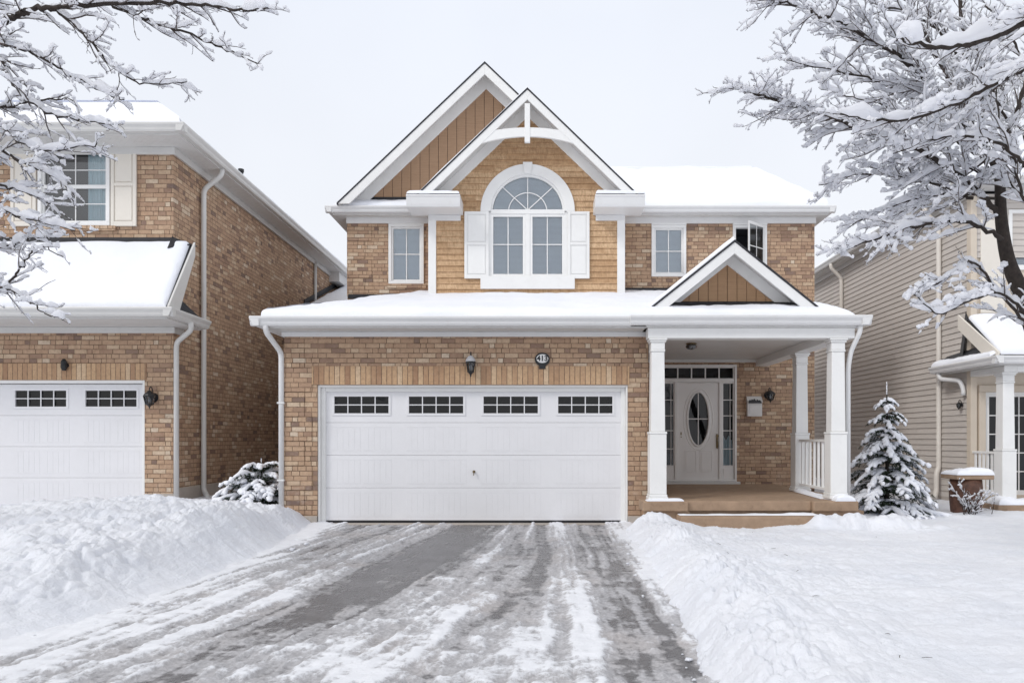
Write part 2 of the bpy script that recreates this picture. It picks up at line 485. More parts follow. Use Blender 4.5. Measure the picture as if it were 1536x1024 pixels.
def smooth_path(pts, n=5):
    pts = [Vector(p) for p in pts]; out = []
    for i in range(len(pts)-1):
        p0 = pts[max(i-1,0)]; p1 = pts[i]; p2 = pts[i+1]; p3 = pts[min(i+2,len(pts)-1)]
        for k in range(n):
            t = k/n
            out.append(.5*((2*p1)+(p2-p0)*t+(2*p0-5*p1+4*p2-p3)*t*t+(3*p1-p0-3*p2+p3)*t**3))
    out.append(pts[-1]); return out
def rounded(pts, r=.09, n=4):                    # polyline with rounded elbows
    pts = [Vector(p) for p in pts]; out = [pts[0]]
    for i in range(1, len(pts)-1):
        a = (pts[i-1]-pts[i]); b = (pts[i+1]-pts[i]); rr = min(r, a.length*.45, b.length*.45)
        a.normalize(); b.normalize(); s = pts[i]+a*rr; e = pts[i]+b*rr
        for k in range(n+1):
            t = k/n; out.append((1-t)**2*s+2*t*(1-t)*pts[i]+t*t*e)
    out.append(pts[-1]); return out
def downspout(parent, pts, r=.042, mat='trim', straps=()):
    mb = MB(); mb.tube(rounded(pts), r, 10)
    o = mb.build('downspout', M[mat], parent, smooth=True)
    if straps:
        s = MB()
        for (x, y, z) in straps: s.box(x-r-.012, x+r+.012, y-r-.006, y+r+.02, z-.014, z+.014)
        s.build('strap', M[mat], o)
    return o

def edge_samples(L, r, n):
    e = [0, .02, .07, .15, .27, .43, .65, 1.0]
    r = min(r, L*.4); a = [r*k for k in e]
    mid = list(np.linspace(r, L-r, max(3, n)))[1:-1]
    return np.array(a + mid + [L-k for k in reversed(a)])/L
def snow_slab(parent, A, B, C, D, t=.12, n=(40, 24), rnd=(1,1,1,1), r=.14, lump=.02, seed=1, name='roof_snow', mat='roofsnow', overhang=.03):
    A, B, C, D = [np.array(p, dtype=float) for p in (A, B, C, D)]
    Lu = max(np.linalg.norm(B-A), np.linalg.norm(C-D)); Lv = max(np.linalg.norm(D-A), np.linalg.norm(C-B))
    us = edge_samples(Lu, r, n[0]); vs = edge_samples(Lv, r, n[1])
    U, V = np.meshgrid(us, vs)
    bot = A+(B-A)*U[..., None]; top = D+(C-D)*U[..., None]
    P = bot+(top-bot)*V[..., None]
    wu = np.linalg.norm(top-bot, axis=-1)
    lu = np.linalg.norm((B-A)*(1-V[..., None])+(C-D)*V[..., None], axis=-1)
    dl = U*lu; dr = (1-U)*lu; db = V*wu; dt = (1-V)*wu
    e = np.ones_like(U)
    rad = r*(.6+.9*fbm(P[...,0]*2.3, P[...,1]*2.3+P[...,2], 3, seed+9))
    for flag, d in zip(rnd, (db, dr, dt, dl)):
        if flag:
            k = np.clip(d/rad, 0, 1); e = np.minimum(e, np.sqrt(np.clip(1-(1-k)**2, 0, 1)))
    nz = fbm(P[...,0]*1.7, P[...,1]*1.7+P[...,2]*1.1, 4, seed)-.5
    nz2 = fbm(P[...,0]*9, P[...,1]*9+P[...,2]*7, 3, seed+4)-.5
    H = e*(t+lump*nz*2+lump*.5*nz2)
    if rnd[0] and overhang:
        dirv = (A-D)/max(np.linalg.norm(A-D), 1e-6)
        bul = np.exp(-((db/rad-.35)/.35)**2)*(overhang*2.2*fbm(P[...,0]*2.1, P[...,1]*2.1, 4, seed+2))
        P = P+dirv*bul[..., None]
    P = P.copy(); P[..., 2] += H+.004
    return grid_obj(name, P, len(us), len(vs), M[mat], parent)

def gable(parent, cx, zp, half, zf, yf, yb, ywall, bw=.19, snow=(.07,.03), t=.035, zclip=-9, fr=.3):
    """pitched roof with its ridge running back from the street, bargeboards and lined underside"""
    for s in (-1, 1):
        m = MB(); m.prism_y(clip_low([(cx+s*half, zf), (cx, zp), (cx, zp-t), (cx+s*half, zf-t)], zclip-.02), yf, yb)
        m.build('gable_roof', M['shingle'], parent)
        b = MB(); b.prism_y(clip_low([(cx+s*half, zf-t-.001), (cx, zp-t-.001), (cx, zp-t-bw), (cx+s*half, zf-t-bw)], zclip), yf+.012, yf+.055)
        b.build('bargeboard', M['white'], parent, bevel=.006)
        q = MB(); q.prism_y(clip_low([(cx+s*(half-.02), zf-t-.003+.02*(zp-zf)/half), (cx, zp-t-.003), (cx, zp-t-.03), (cx+s*(half-.02), zf-t-.03+.02*(zp-zf)/half)], zclip-.01), yf+.056, ywall+.02)
        q.build('gable_soffit', M['soffit'], parent)
        # frieze board where the underside meets the wall
        w2 = fr-t-.031
        q = MB(); q.prism_y(clip_low([(cx+s*(half-.05), zf-t-.031+.05*(zp-zf)/half), (cx, zp-t-.031), (cx, zp-t-.031-w2), (cx+s*(half-.05), zf-t-.031-w2+.05*(zp-zf)/half)], zclip), ywall-.045, ywall+.01)
        q.build('rake_frieze', M['white'], parent, bevel=.004)
        sn = snow[0] if s < 0 else snow[1]
        if sn:
            zq = max(zf+.015*(zp-zf), zclip); hq_ = half*(zp-zq)/(zp-zf)
            a = (cx+s*hq_, yf+.04, zq); b_ = (cx+s*hq_, yb, zq); c = (cx+s*.0, yb, zp); d = (cx, yf+.04, zp)
            snow_slab(parent, a, b_, c, d, t=sn, n=(40, 20), rnd=(1,1,0,1), r=.10, lump=.015, seed=int(zp*10)+s)

def batten_wall(parent, cx, zpeak, slope, half, zbase, y, pitch=.19, name='gable_wall', mat='batten'):
    mb = MB(); x = cx-half
    k = 0
    while x < cx+half-1e-3:
        x2 = min(x+pitch, cx+half); g = .004
        a, b = x+g, x2-g
        za, zb = zpeak-slope*abs(a-cx), zpeak-slope*abs(b-cx)
        off = .003*((k*7) % 3)
        if a < cx < b: poly = [(a,zbase),(b,zbase),(b,zb),(cx,zpeak),(a,za)]
        else: poly = [(a,zbase),(b,zbase),(b,zb),(a,za)]
        if max(za, zb) > zbase+.01:
            poly = [(px_, max(pz_, zbase)) for px_, pz_ in poly]
            mb.prism_y(poly, y-off, y+.02)
        x = x2; k += 1
    o = mb.build(name, M[mat], parent, bevel=.003)
    bk = MB(); bk.prism_y([(cx-half, zbase), (cx+half, zbase), (cx, zpeak)], y+.021, y+.04); bk.build('gable_backing', M['flash'], o)
    return o

def lap(name, mat, parent, mp, z0, z1, step, proud, xl, xr, hole=None):
    """overlapping boards; mp(s, off, z) places a point on the wall"""
    mb = MB(); z = z0
    while z < z1-1e-4:
        zt = min(z+step, z1); zm = (z+zt)/2
        segs = [(xl(z), xr(z), xl(zt), xr(zt))]
        if hole:
            h = hole(zm)
            if h: segs = [(xl(z), h[0], xl(zt), h[0]), (h[1], xr(z), h[1], xr(zt))]
        for a, b, c, d in segs:
            if b-a < 1e-3: continue
            if d < c: c = d = (c+d)/2
            mb.quad(mp(a, proud, z), mp(b, proud, z), mp(d, .002, zt), mp(c, .002, zt))
            mb.quad(mp(a, 0, z), mp(b, 0, z), mp(b, proud, z), mp(a, proud, z))
        z = zt
    return mb.build(name, M[mat], parent)

def garage_door(parent, x0, x1, z0, z1, y, ncol=4, skip_cols=0):
    """four hinged sections; the top one carries the lights"""
    sec = (z1-z0)/4; W = (x1-x0)/ncol
    mb = MB()
    for j in range(3):
        mb.box(x0, x1, y, y+.04, z0+sec*j+.0015, z0+sec*(j+1)-.0015)
    zt = z0+3*sec; lights = []
    wm = W*.19/2+.03; lz0 = zt+sec*.28; lz1 = zt+sec*.80
    for c in range(ncol):
        a = x0+W*c; lights.append((a+W*.135, a+W*.865, lz0, lz1))
    d = wall_front('garage_door', M['door'], parent, x0, x1, zt+.0015, z1, y, lights, .04)
    mb2 = MB(); mb2.v = mb.v; mb2.f = mb.f; mb2.build('door_section', M['door'], d, bevel=.004)
    for j in range(3):
        for c in range(ncol):
            for h in range(2):
                a = x0+W*c+W*(.10+.42*h); b = a+W*.385; n = 5
                za, zb = z0+sec*j+sec*.16, z0+sec*j+sec*.84
                pan = MB(); pan.box(a, b, y-.003, y-.0002, zb+.008, zb+.022); pan.box(a, b, y-.003, y-.0002, za-.022, za-.008)
                for k in range(n):
                    p, q = a+(b-a)*k/n+.0018, a+(b-a)*(k+1)/n-.0018
                    pan.box(p, q, y-.0020, y-.0002, za, zb)
                pan.build('embossed_panel', M['door'], d, bevel=.0022)
    for (a, b, c, e) in lights:
        f = MB(); frame_boxes(f, a-.035, b+.035, c-.035, e+.035, .037, y-.012, y+.01)
        for i in range(1, 4):
            xx = a+(b-a)*i/4; f.box(xx-.008, xx+.008, y-.008, y+.012, c+.002, e-.002)
        zz = (c+e)/2; f.box(a+.002, b-.002, y-.0075, y+.0115, zz-.008, zz+.008)
        f.build('door_light', M['door'], d, bevel=.003)
        g = MB(); g.quad((a,y+.02,c),(b,y+.02,c),(b,y+.02,e),(a,y+.02,e)); g.build('pane', M['darkglass'], d)
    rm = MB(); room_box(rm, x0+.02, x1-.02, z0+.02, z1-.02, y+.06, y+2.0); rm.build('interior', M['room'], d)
    return d

def lantern(label, x, y, zb, h, w, side=(0,-1), group='wall lanterns', snowcap=False):
    """small carriage lantern on a back plate; side = outward direction of the wall"""
    ox, oy = side; cx, cy = x+ox*(w*.75), y+oy*(w*.75)
    t = thing('wall_lantern', label, 'lantern', (cx, cy, zb), group)
    r = w/2
    m = MB(); m.lathe(cx, cy, [(.004, zb+h), (.010, zb+h*.93), (.006, zb+h*.88), (r*.35, zb+h*.83), (r*.85, zb+h*.70), (r*1.05, zb+h*.60), (r*1.0, zb+h*.575), (.01, zb+h*.57)], 12)
    m.build('lantern_cap', M['black_metal'], t, smooth=False)
    g = MB(); g.lathe(cx, cy, [(r*.9, zb+h*.568), (r*.62, zb+h*.24)], 8); g.build('lantern_glass', M['lampglass'], t)
    c = MB()
    for k in range(6):
        a = math.pi*2*(k+.5)/6
        c.tube([(cx+r*.93*math.cos(a), cy+r*.93*math.sin(a), zb+h*.575), (cx+r*.64*math.cos(a), cy+r*.64*math.sin(a), zb+h*.23)], .006, 5)
    c.lathe(cx, cy, [(r*.72, zb+h*.24), (r*.70, zb+h*.20), (r*.3, zb+h*.13), (.012, zb+h*.08), (.014, zb+h*.03), (.003, zb)], 12)
    c.build('lantern_cage', M['black_metal'], t)
    sc = MB(); sc.lathe(cx, cy, [(.004, zb+h*.90), (r*.45, zb+h*.86), (r*.85, zb+h*.76), (r*1.02, zb+h*.65), (r*.95, zb+h*.63)], 12)
    if snowcap: sc.build('snow_cap', M['treesnow'], t, smooth=True)
    bulb = MB(); bulb.lathe(cx, cy, [(.006, zb+h*.5), (.018, zb+h*.44), (.02, zb+h*.36), (.01, zb+h*.28)], 8); bulb.build('bulb', M['white'], t, smooth=True)
    p = MB()
    px_, py_ = -oy, ox
    a0 = (x-ox*.0, y-oy*.0)
    p.tube([(x+ox*.004, y+oy*.004, zb+h*.55), (x+ox*.02, y+oy*.02, zb+h*.55)], w*.42, 14)
    p.build('back_plate', M['black_metal'], t)
    q = MB()
    q.tube(smooth_path([(x+ox*.015, y+oy*.015, zb+h*.55), (x+ox*w*.3, y+oy*w*.3, zb+h*.97), (x+ox*w*.6, y+oy*w*.6, zb+h*1.04), (cx, cy, zb+h*.94)], 4), .009, 6)
    q.build('lantern_arm', M['black_metal'], t)
    return t

def column(parent, x, y, z0, z1, zped, wp=.25, ws=.205):
    m = MB(); h = wp/2; s = ws/2
    m.box(x-h*1.18, x+h*1.18, y-h*1.18, y+h*1.18, z0, z0+.05)
    m.box(x-h*1.08, x+h*1.08, y-h*1.08, y+h*1.08, z0+.051, z0+.09)
    m.box(x-h, x+h, y-h, y+h, z0+.091, zped-.05)
    m.box(x-h*1.06, x+h*1.06, y-h*1.06, y+h*1.06, zped-.049, zped-.012)
    # tapering shaft
    a, b = s*1.04, s*.95
    zt = z1-.20
    vs = [(x+i*a, y+j*a, zped-.011) for i, j in ((-1,-1),(1,-1),(1,1),(-1,1))]+[(x+i*b, y+j*b, zt) for i, j in ((-1,-1),(1,-1),(1,1),(-1,1))]
    m.add(vs, [(0,3,2,1),(4,5,6,7),(0,1,5,4),(1,2,6,5),(2,3,7,6),(3,0,4,7)])
    m.box(x-s*1.06, x+s*1.06, y-s*1.06, y+s*1.06, zt+.001, zt+.03)
    m.box(x-s*1.0, x+s*1.0, y-s*1.0, y+s*1.0, zt+.031, z1-.06)
    m.box(x-s*1.18, x+s*1.18, y-s*1.18, y+s*1.18, z1-.059, z1-.03)
    m.box(x-s*1.32, x+s*1.32, y-s*1.32, y+s*1.32, z1-.029, z1-.001)
    return m.build('column', M['white'], parent, bevel=.008)

def railing(parent, a, b, ztop, zbot, n, mat='white'):
    a = Vector(a); b = Vector(b)
    r = MB()
    def bar(z, w, hh):
        d = (b-a).normalized(); s = Vector((-d.y, d.x, 0))*w
        v = [Vector((p.x, p.y, 0))+s*i+Vector((0,0,zz)) for p in (a, b) for i, zz in ((-1,z-hh),(1,z-hh),(1,z+hh),(-1,z+hh))]
        r.add(v, [(0,1,2,3),(7,6,5,4),(0,4,5,1),(1,5,6,2),(2,6,7,3),(3,7,4,0)])
    bar(ztop, .035, .022); bar(zbot, .03, .02)
    o = r.build('railing', M[mat], parent, bevel=.005)
    for i in range(n):
        k = MB(); p = a+(b-a)*((i+.5)/n); k.box(p.x-.017, p.x+.017, p.y-.017, p.y+.017, zbot+.02, ztop-.022)
        k.build('baluster', M[mat], o)
    return o
# ================================================================ the brick house in the middle
YG, YW, YB = 11.45, 15.2, 14.6            # garage front, main wall, bay front
YBACK = 25.0
H = thing('brick_house', 'two-storey tan brick house with wooden gable, arched window, columned porch and wide white garage door', 'house', (.8, YW, 0))
XL, XR, XGR = -3.99, 5.69, 1.69
# ---- garage front
gx0, gx1, gz1 = wx(476, YG), wx(942, YG), wz(577, YG)
wall_front('wall', M['brick'], H, XL, XGR, .12, 2.99, YG, [(gx0, gx1, .0, gz1)], .16)
for a, b in ((XL-.02, gx0), (gx1, XGR+.02)):
    m = MB(); m.box(a, b, YG-.02, YG+.12, -.3, .14); m.build('foundation', M['concrete'], H, bevel=.01)
m = MB(); m.quad((XL, YG, .0), (XL, YBACK, .0), (XL, YBACK, 3.1), (XL, YG, 3.1)); m.quad((XGR, YG, .0), (XGR, YW, .0), (XGR, YW, 3.1), (XGR, YG, 3.1))
m.quad((XL, YW, 3.1), (XL, YBACK, 3.1), (XL, YBACK, 5.95), (XL, YW, 5.95)); m.quad((XR, YW, 0), (XR, YBACK, 0), (XR, YBACK, 5.95), (XR, YW, 5.95))
m.quad((XL, YBACK, 0), (XR, YBACK, 0), (XR, YBACK, 5.95), (XL, YBACK, 5.95))
m.build('side_wall', M['brick'], H)
# soldier course over the door, brick quoins up the left pier
m = MB(); m.box(wx(468, YG), wx(944, YG), YG-.014, YG+.05, gz1+.004, wz(549, YG)); m.build('soldier_course', M['soldier'], H, bevel=.003)
m = MB(); z = .16; k = 0; hq = .0765*5
while z+hq < 2.95:
    wq = .31 if k % 2 == 0 else .43
    if not (z+hq > gz1 and False):
        m.box(XL-.008, XL+min(wq, gx0-XL-.02), YG-.014, YG+.05, z+.004, z+hq-.004)
    z += hq; k += 1
m.build('quoin', M['brick'], H, bevel=.003)
# ---- garage door and its casing
DY = YG+.13
f = MB(); f.box(gx0, gx0+.03, YG+.02, DY+.05, .0, gz1); f.box(gx1-.03, gx1, YG+.02, DY+.05, .0, gz1); f.box(gx0+.03, gx1-.03, YG+.02, DY+.05, gz1-.035, gz1)
f.box(gx0+.031, gx0+.10, DY-.035, DY+.03, .0, gz1-.036); f.box(gx1-.10, gx1-.031, DY-.035, DY+.03, .0, gz1-.036); f.box(gx0+.101, gx1-.101, DY-.035, DY+.03, gz1-.10, gz1-.036)
f.build('door_casing', M['white'], H, bevel=.006)
gd = garage_door(H, gx0+.07, gx1-.07, .055, gz1-.07, DY)
m = MB(); m.box(gx0+.05, gx1-.05, YG-.03, DY+.2, -.05, .018); m.build('door_sill', M['concrete'], H, bevel=.006)
m = MB(); m.box(gx0+.10, gx1-.10, DY-.004, DY+.03, .019, .052); m.build('weather_strip', M['flash'], gd)
lx, lz = wx(711, DY), wz(707, DY)
m = MB(); m.tube([(lx, DY-.001, lz), (lx, DY-.014, lz)], .022, 14); m.tube([(lx, DY-.015, lz), (lx, DY-.045, lz)], .012, 10); m.box(lx-.006, lx+.006, DY-.055, DY-.046, lz-.06, lz+.014)
m.build('lock_handle', M['brass'], gd)
# ---- main wall
wUL = (wx(583, YW), wx(636, YW), wz(426, YW), wz(336, YW))
wR1 = (wx(977, YW), wx(1029, YW), wz(415, YW), wz(338, YW))
wR2 = (wx(1099, YW), wx(1150, YW), wz(415, YW), wz(338, YW))
dX0, dX1, dZ0, dZ1 = wx(991, YW), wx(1104.5, YW), .42, wz(547, YW)
ins = lambda h: (h[0]+.02, h[1]-.02, h[2]+.02, h[3]-.02)
bay0, bay1 = wx(645, YB), wx(935, YB)
wall_front('wall', M['brick'], H, XL, XR, .3, 5.84, YW, [ins(wUL), ins(wR1), ins(wR2), (bay0+.3, bay1-.3, 4.5, 5.83), (dX0+.02, dX1-.02, dZ0, dZ1-.02)], .1)
m = MB(); z = 4.3; k = 0
while z+hq < 5.9:
    wq = .36 if k % 2 == 0 else .5
    m.box(XL-.008, XL+wq, YW-.014, YW+.05, z+.004, min(z+hq-.004, 5.83)); z += hq; k += 1
m.build('quoin', M['brick'], H, bevel=.003)
for h in (wUL, wR1):
    window(H, *h, YW, fw=.06, nx=2, nz=2, head=.08)
m = MB(); m.box(wUL[0]-.03, wUL[1]+.05, YW-.045, YW+.02, wUL[2]-.085, wUL[2]-.004); m.build('window_ledge', M['brick'], H, bevel=.004)
# the right-hand casement stands open on its right hinge
w = window(H, *wR2, YW, fw=.06, nx=1, nz=1, sash=0, glass='glass', cover=None, head=.08)
for ch in list(w.children):
    if ch.name.startswith('pane'): bpy.data.objects.remove(ch)
sw, sz0, sz1 = wR2[1]-wR2[0]-.13, wR2[2]+.06, wR2[3]-.02
hinge = Vector((wR2[1]-.06, YW-.045, 0)); ang = R(40)
def sash_mesh(build):
    mb = MB(); build(mb)
    out = MB()
    ca, sa = math.cos(ang), math.sin(ang)
    out.add([(hinge.x+(x*ca), hinge.y+y+(x*sa), z) for x, y, z in mb.v], mb.f)
    return out
def _fr(mb): frame_boxes(mb, -sw, 0, sz0, sz1, .055, -.02, .02)
sf = sash_mesh(_fr).build('open_sash', M['white'], w, bevel=.004)
def _gl(mb):
    mb.quad((-sw+.05, 0, sz0+.05), (-.05, 0, sz0+.05), (-.05, 0, sz1-.05), (-sw+.05, 0, sz1-.05))
sash_mesh(_gl).build('pane', M['darkglass'], w)
def _br(mb):
    mb.box(-sw/2-.009, -sw/2+.009, -.012, -.003, sz0+.056, sz1-.056); mb.box(-sw+.056, -.056, -.0125, -.0035, (sz0+sz1)/2-.009, (sz0+sz1)/2+.009)
sash_mesh(_br).build('glazing_grid', M['white'], w)
# frieze under the eaves
for a, b in ((XL-.015, bay0-.002), (bay1+.002, XR+.015)):
    m = MB(); m.box(a, b, YW-.055, YW-.001, 5.80, 5.93); m.build('frieze', M['trim'], H, bevel=.006)
# ---- gutters, fascia and soffit of the upper roof
EY, EZ, SZ = 14.97, 6.07, 5.93           # back of the gutter, its lip, soffit level
ex0, ex1 = wx(487, 14.85), wx(1255, 14.85)
gutter_x(H, ex0, bay0-.3, EY, EZ, 1.0); gutter_x(H, bay1+.3, ex1, EY, EZ, 1.0)
gutter_y(H, EY-.125, YBACK+.3, ex1-.13, EZ-.003, 1.0, 'trim', 1); gutter_y(H, EY-.125, YBACK+.3, ex0+.13, EZ-.003, 1.0, 'trim', -1)
m = MB(); m.box(ex0+.13, ex1-.13, EY+.001, YW+.02, SZ-.015, SZ+.01); m.box(ex0+.131, XL+.02, YW+.021, YBACK+.3, SZ-.016, SZ+.009); m.box(XR-.02, ex1-.131, YW+.021, YBACK+.3, SZ-.016, SZ+.009)
m.build('soffit', M['soffit'], H)
m = MB(); m.box(ex0+.131, ex1-.131, EY+.0, EY+.02, SZ+.011, EZ+.02); m.build('fascia', M['trim'], H)
# ---- main roof: hipped wing on the right, its ridge and rear slope
RY, RZ = 17.5, wz(256, 17.5)-.1
rx1 = wx(1135, 17.5)
xa = -.3
m = MB()
A, B, C, D = Vector((xa, EY-.02, EZ+.0)), Vector((ex1-.10, EY-.02, EZ+.0)), Vector((rx1, RY, RZ)), Vector((xa, RY, RZ))
m.slab([A, B, C, D], (0,0,-.03))
E = Vector((ex1-.10, 21.0, EZ)); 
m.slab([B, E, C], (0,0,-.03)); m.slab([D, C, E, Vector((xa, 21.0, EZ))], (0,0,-.03))
m.slab([Vector((ex0+.1, 17.6, EZ-.02)), Vector((ex1-.1, 17.6, EZ-.02)), Vector((ex1-.6, YBACK+.3, EZ+.4)), Vector((ex0+.6, YBACK+.3, EZ+.4))], (0,0,-.03))
m.build('roof', M['shingle'], H)
snow_slab(H, A+Vector((0,.05,.0)), B+Vector((0,.05,0)), C, D, t=.17, n=(70, 30), rnd=(1,0,0,0), r=.16, lump=.03, seed=3)
snow_slab(H, B+Vector((-.02,.05,0)), E, C, C, t=.17, n=(40, 30), rnd=(1,0,0,0), r=.16, lump=.03, seed=4)
m = MB(); m.box(1.9, 4.9, RY-.02, RY+.12, RZ+.10, RZ+.14); m.build('ridge_vent', M['flash'], H)
snow_slab(H, (1.6, RY-.05, RZ+.125), (5.05, RY-.05, RZ+.125), (5.05, RY+.15, RZ+.125), (1.6, RY+.15, RZ+.125), t=.06, n=(40, 5), rnd=(1,1,1,1), r=.07, lump=.03, seed=14)
# ---- big gable behind
BGX, BGZ = wx(727, 14.75), wz(92, 14.75); bh = 2.98; bzf = BGZ-.953*bh
gable(H, BGX, BGZ, bh, bzf, 14.75, 24.5, YW, bw=.22, snow=(.06,.05), zclip=EZ+.01, fr=.36)
batten_wall(H, BGX, BGZ-.27, .953, 2.7, wz(296, YW), YW-.02, mat='brownboard')
m = MB(); m.box(BGX-2.75, BGX+2.75, YW-.03, YW+.03, wz(303, YW), wz(296.5, YW)); m.build('gable_flashing', M['flash'], H)
snow_slab(H, (ex0+.15, EY-.06, EZ+.0), (bay0-.05, EY-.06, EZ), (bay0-.05, YW-.03, wz(301, YW)-.06), (ex0+.5, YW-.03, wz(301, YW)-.06), t=.085, n=(40, 8), rnd=(1,0,1,1), r=.09, lump=.02, seed=5)
# ---- the bay with cedar boards
FGX, FGZ = wx(791, 14.0), wz(131, 14.0); fh = 2.25; fsl = .962; fzf = FGZ-fsl*fh
gable(H, FGX, FGZ, fh, fzf, 14.0, 21.0, YB, bw=.19, snow=(.06,.03), zclip=wz(293, 14.0), fr=.31)
bz0 = wz(437, YB)-.08
acx, asp = wx(791.5, YB), wz(318, YB)
wtop = FGZ-.20
def bl(z): return max(bay0, FGX-(wtop-z)/fsl) if z > 6.0 else bay0
def br(z): return min(bay1, FGX+(wtop-z)/fsl) if z > 6.0 else bay1
awz0 = wz(415, YB)
def ahole(z):
    if z < awz0-.05: return None
    if z < asp: hw = .79
    else:
        q = .80**2-(z-asp)**2
        if q <= 0: return None
        hw = math.sqrt(q)
    return (acx-hw, acx+hw)
lap('bay_siding', 'cedar', H, lambda s, o, z: (s, YB-o, z), bz0, wtop, .117, .024, bl, br, ahole)
m = MB()
for s, x in ((-1, bay0), (1, bay1)):
    m.quad((x, YB, bz0-.3), (x, YW, bz0-.3), (x, YW, 6.1), (x, YB, 6.1))
m.build('bay_side', M['cedar'], H)
m = MB(); cb = .125
for a, b in ((bay0-.03, bay0+cb), (bay1-cb, bay1+.03)):
    m = MB(); m.box(a, b, YB-.04, YB+.10, bz0-.02, 5.86); m.build('corner_board', M['white'], H, bevel=.006)
m = MB(); m.box(bay0-.06, bay1+.06, YB-.05, YB+.05, bz0-.12, bz0-.001); m.box(XL+.02, bay0-.07, YW-.03, YW+.02, 4.25, 4.335); m.box(bay1+.07, 3.0, YW-.03, YW+.02, 4.3, 4.47)
m.build('wall_flashing', M['flash'], H)
# cornice returns under the rakes
for (p0, p1) in ((609, 690), (893, 968)):
    a, b = wx(p0, 14.0), wx(p1, 14.0); zt, zb = wz(291, 14.0), wz(309, 14.0)
    m = MB(); pr = [(14.0, zt), (13.985, zt-.03), (14.005, zt-.06), (14.03, zb+.05), (14.05, zb), (YB+.02, zb), (YB+.02, zt)]
    m.prism_x(pr, a, b)
    o = m.build('cornice_return', M['trim'], H, bevel=.006)
    q = MB(); q.slab([(a+.02, 14.02, zt+.002), (b-.02, 14.02, zt+.002), (b-.06, YB-.02, zt+.075), (a+.06, YB-.02, zt+.075)], (0,0,-.001)); q.build('return_cap', M['trim'], o)
    snow_slab(H, (a+.01, 14.0, zt+.004), (b-.01, 14.0, zt+.004), (b-.04, YB-.03, zt+.07), (a+.04, YB-.03, zt+.07), t=.075, n=(20, 8), rnd=(1,1,0,1), r=.10, lump=.02, seed=p0)
    q = MB()
    ia, ib = (bay0-.02, b-.05) if p0 < 700 else (a+.05, bay1+.02)
    q.box(ia, ib, YB-.045, YB-.0, zb-.11, zb-.002); q.build('return_frieze', M['trim'], o, bevel=.005)
# decorative truss
ty0, ty1 = 14.02, 14.075; pm = 1100/14.0
m = MB(); kx = FGX
m.prism_y([(kx-.052, wz(213, 14)), (kx+.052, wz(213, 14)), (kx+.052, FGZ-.30), (kx-.052, FGZ-.30)], ty0-.012, ty1+.006); m.build('king_post', M['white'], H, bevel=.008)
m = MB(); arc = [(-.97+1.94*i/28) for i in range(29)]
bot = lambda x: wz(204, 14)-.155*(abs(x)/.95)**2.0
top = lambda x: min(wz(190.5, 14)-.065*(x/.7)**2, FGZ-.06-fsl*abs(x)-.05)
m.prism_y([(kx+x, bot(x)-.0) for x in arc]+[(kx+x, max(top(x), bot(x)+.004)) for x in reversed(arc)], ty0, ty1)
m.build('arched_tie', M['white'], H, bevel=.005)
# arched window
def arcpts(r, n, a0=0, a1=math.pi): return [(acx+r*math.cos(a0+(a1-a0)*i/n), asp+r*math.sin(a0+(a1-a0)*i/n)) for i in range(n+1)]
ro, ri = .935, .735
N = 40
m = MB(); po, pi_ = arcpts(ro, N), arcpts(ri, N)
for y_, ord_ in ((YB-.06, 1),):
    for i in range(N):
        m.quad((po[i][0], y_, po[i][1]), (pi_[i][0], y_, pi_[i][1]), (pi_[i+1][0], y_, pi_[i+1][1]), (po[i+1][0], y_, po[i+1][1]))
        m.quad((po[i][0], y_, po[i][1]), (po[i+1][0], y_, po[i+1][1]), (po[i+1][0], YB+.03, po[i+1][1]), (po[i][0], YB+.03, po[i][1]))
        m.quad((pi_[i][0], y_, pi_[i][1]), (pi_[i][0], YB+.06, pi_[i][1]), (pi_[i+1][0], YB+.06, pi_[i+1][1]), (pi_[i+1][0], y_, pi_[i+1][1]))
m.box(acx-ri-.10, acx-ri, YB-.024, YB+.06, awz0-.05, asp-.001); m.box(acx+ri, acx+ri+.10, YB-.024, YB+.06, awz0-.05, asp-.001); m.box(acx-ro, acx-ri-.035, YB-.06, YB+.01, asp-.012, asp-.001); m.box(acx+ri+.035, acx+ro, YB-.06, YB+.01, asp-.012, asp-.001)
aw = m.build('arched_window', M['white'], H)
m = MB(); m.prism_y([(acx-.065, wz(262.5, YB)), (acx+.065, wz(262.5, YB)), (acx+.095, wz(245.5, YB)), (acx-.095, wz(245.5, YB))], YB-.10, YB-.001); m.build('keystone', M['white'], aw, bevel=.008)
m = MB(); m.box(acx-ro, acx+ro, YB-.075, YB-.002, wz(434, YB), awz0-.001); m.build('window_apron', M['white'], aw, bevel=.006)
m = MB()                                     # sashes, transom, mullion, curved stop
m.box(acx-ri, acx+ri, YB-.035, YB+.05, asp-.045, asp+.04); m.box(acx-.045, acx+.045, YB-.03, YB+.05, awz0, asp-.046)
for s in (0, 1):
    a = acx-ri if s == 0 else acx+.046; b = acx-.046 if s == 0 else acx+ri
    frame_boxes(m, a, b, awz0, asp-.046, .05, YB-.02, YB+.045)
pq, pr_ = arcpts(ri, N), arcpts(ri-.04, N)
for i in range(N):
    m.quad((pq[i][0], YB-.02, pq[i][1]), (pr_[i][0], YB-.02, pr_[i][1]), (pr_[i+1][0], YB-.02, pr_[i+1][1]), (pq[i+1][0], YB-.02, pq[i+1][1]))
    m.quad((pr_[i][0], YB-.02, pr_[i][1]), (pr_[i][0], YB+.05, pr_[i][1]), (pr_[i+1][0], YB+.05, pr_[i+1][1]), (pr_[i+1][0], YB-.02, pr_[i+1][1]))
m.build('sash', M['white'], aw)
m = MB(); bw_ = .009
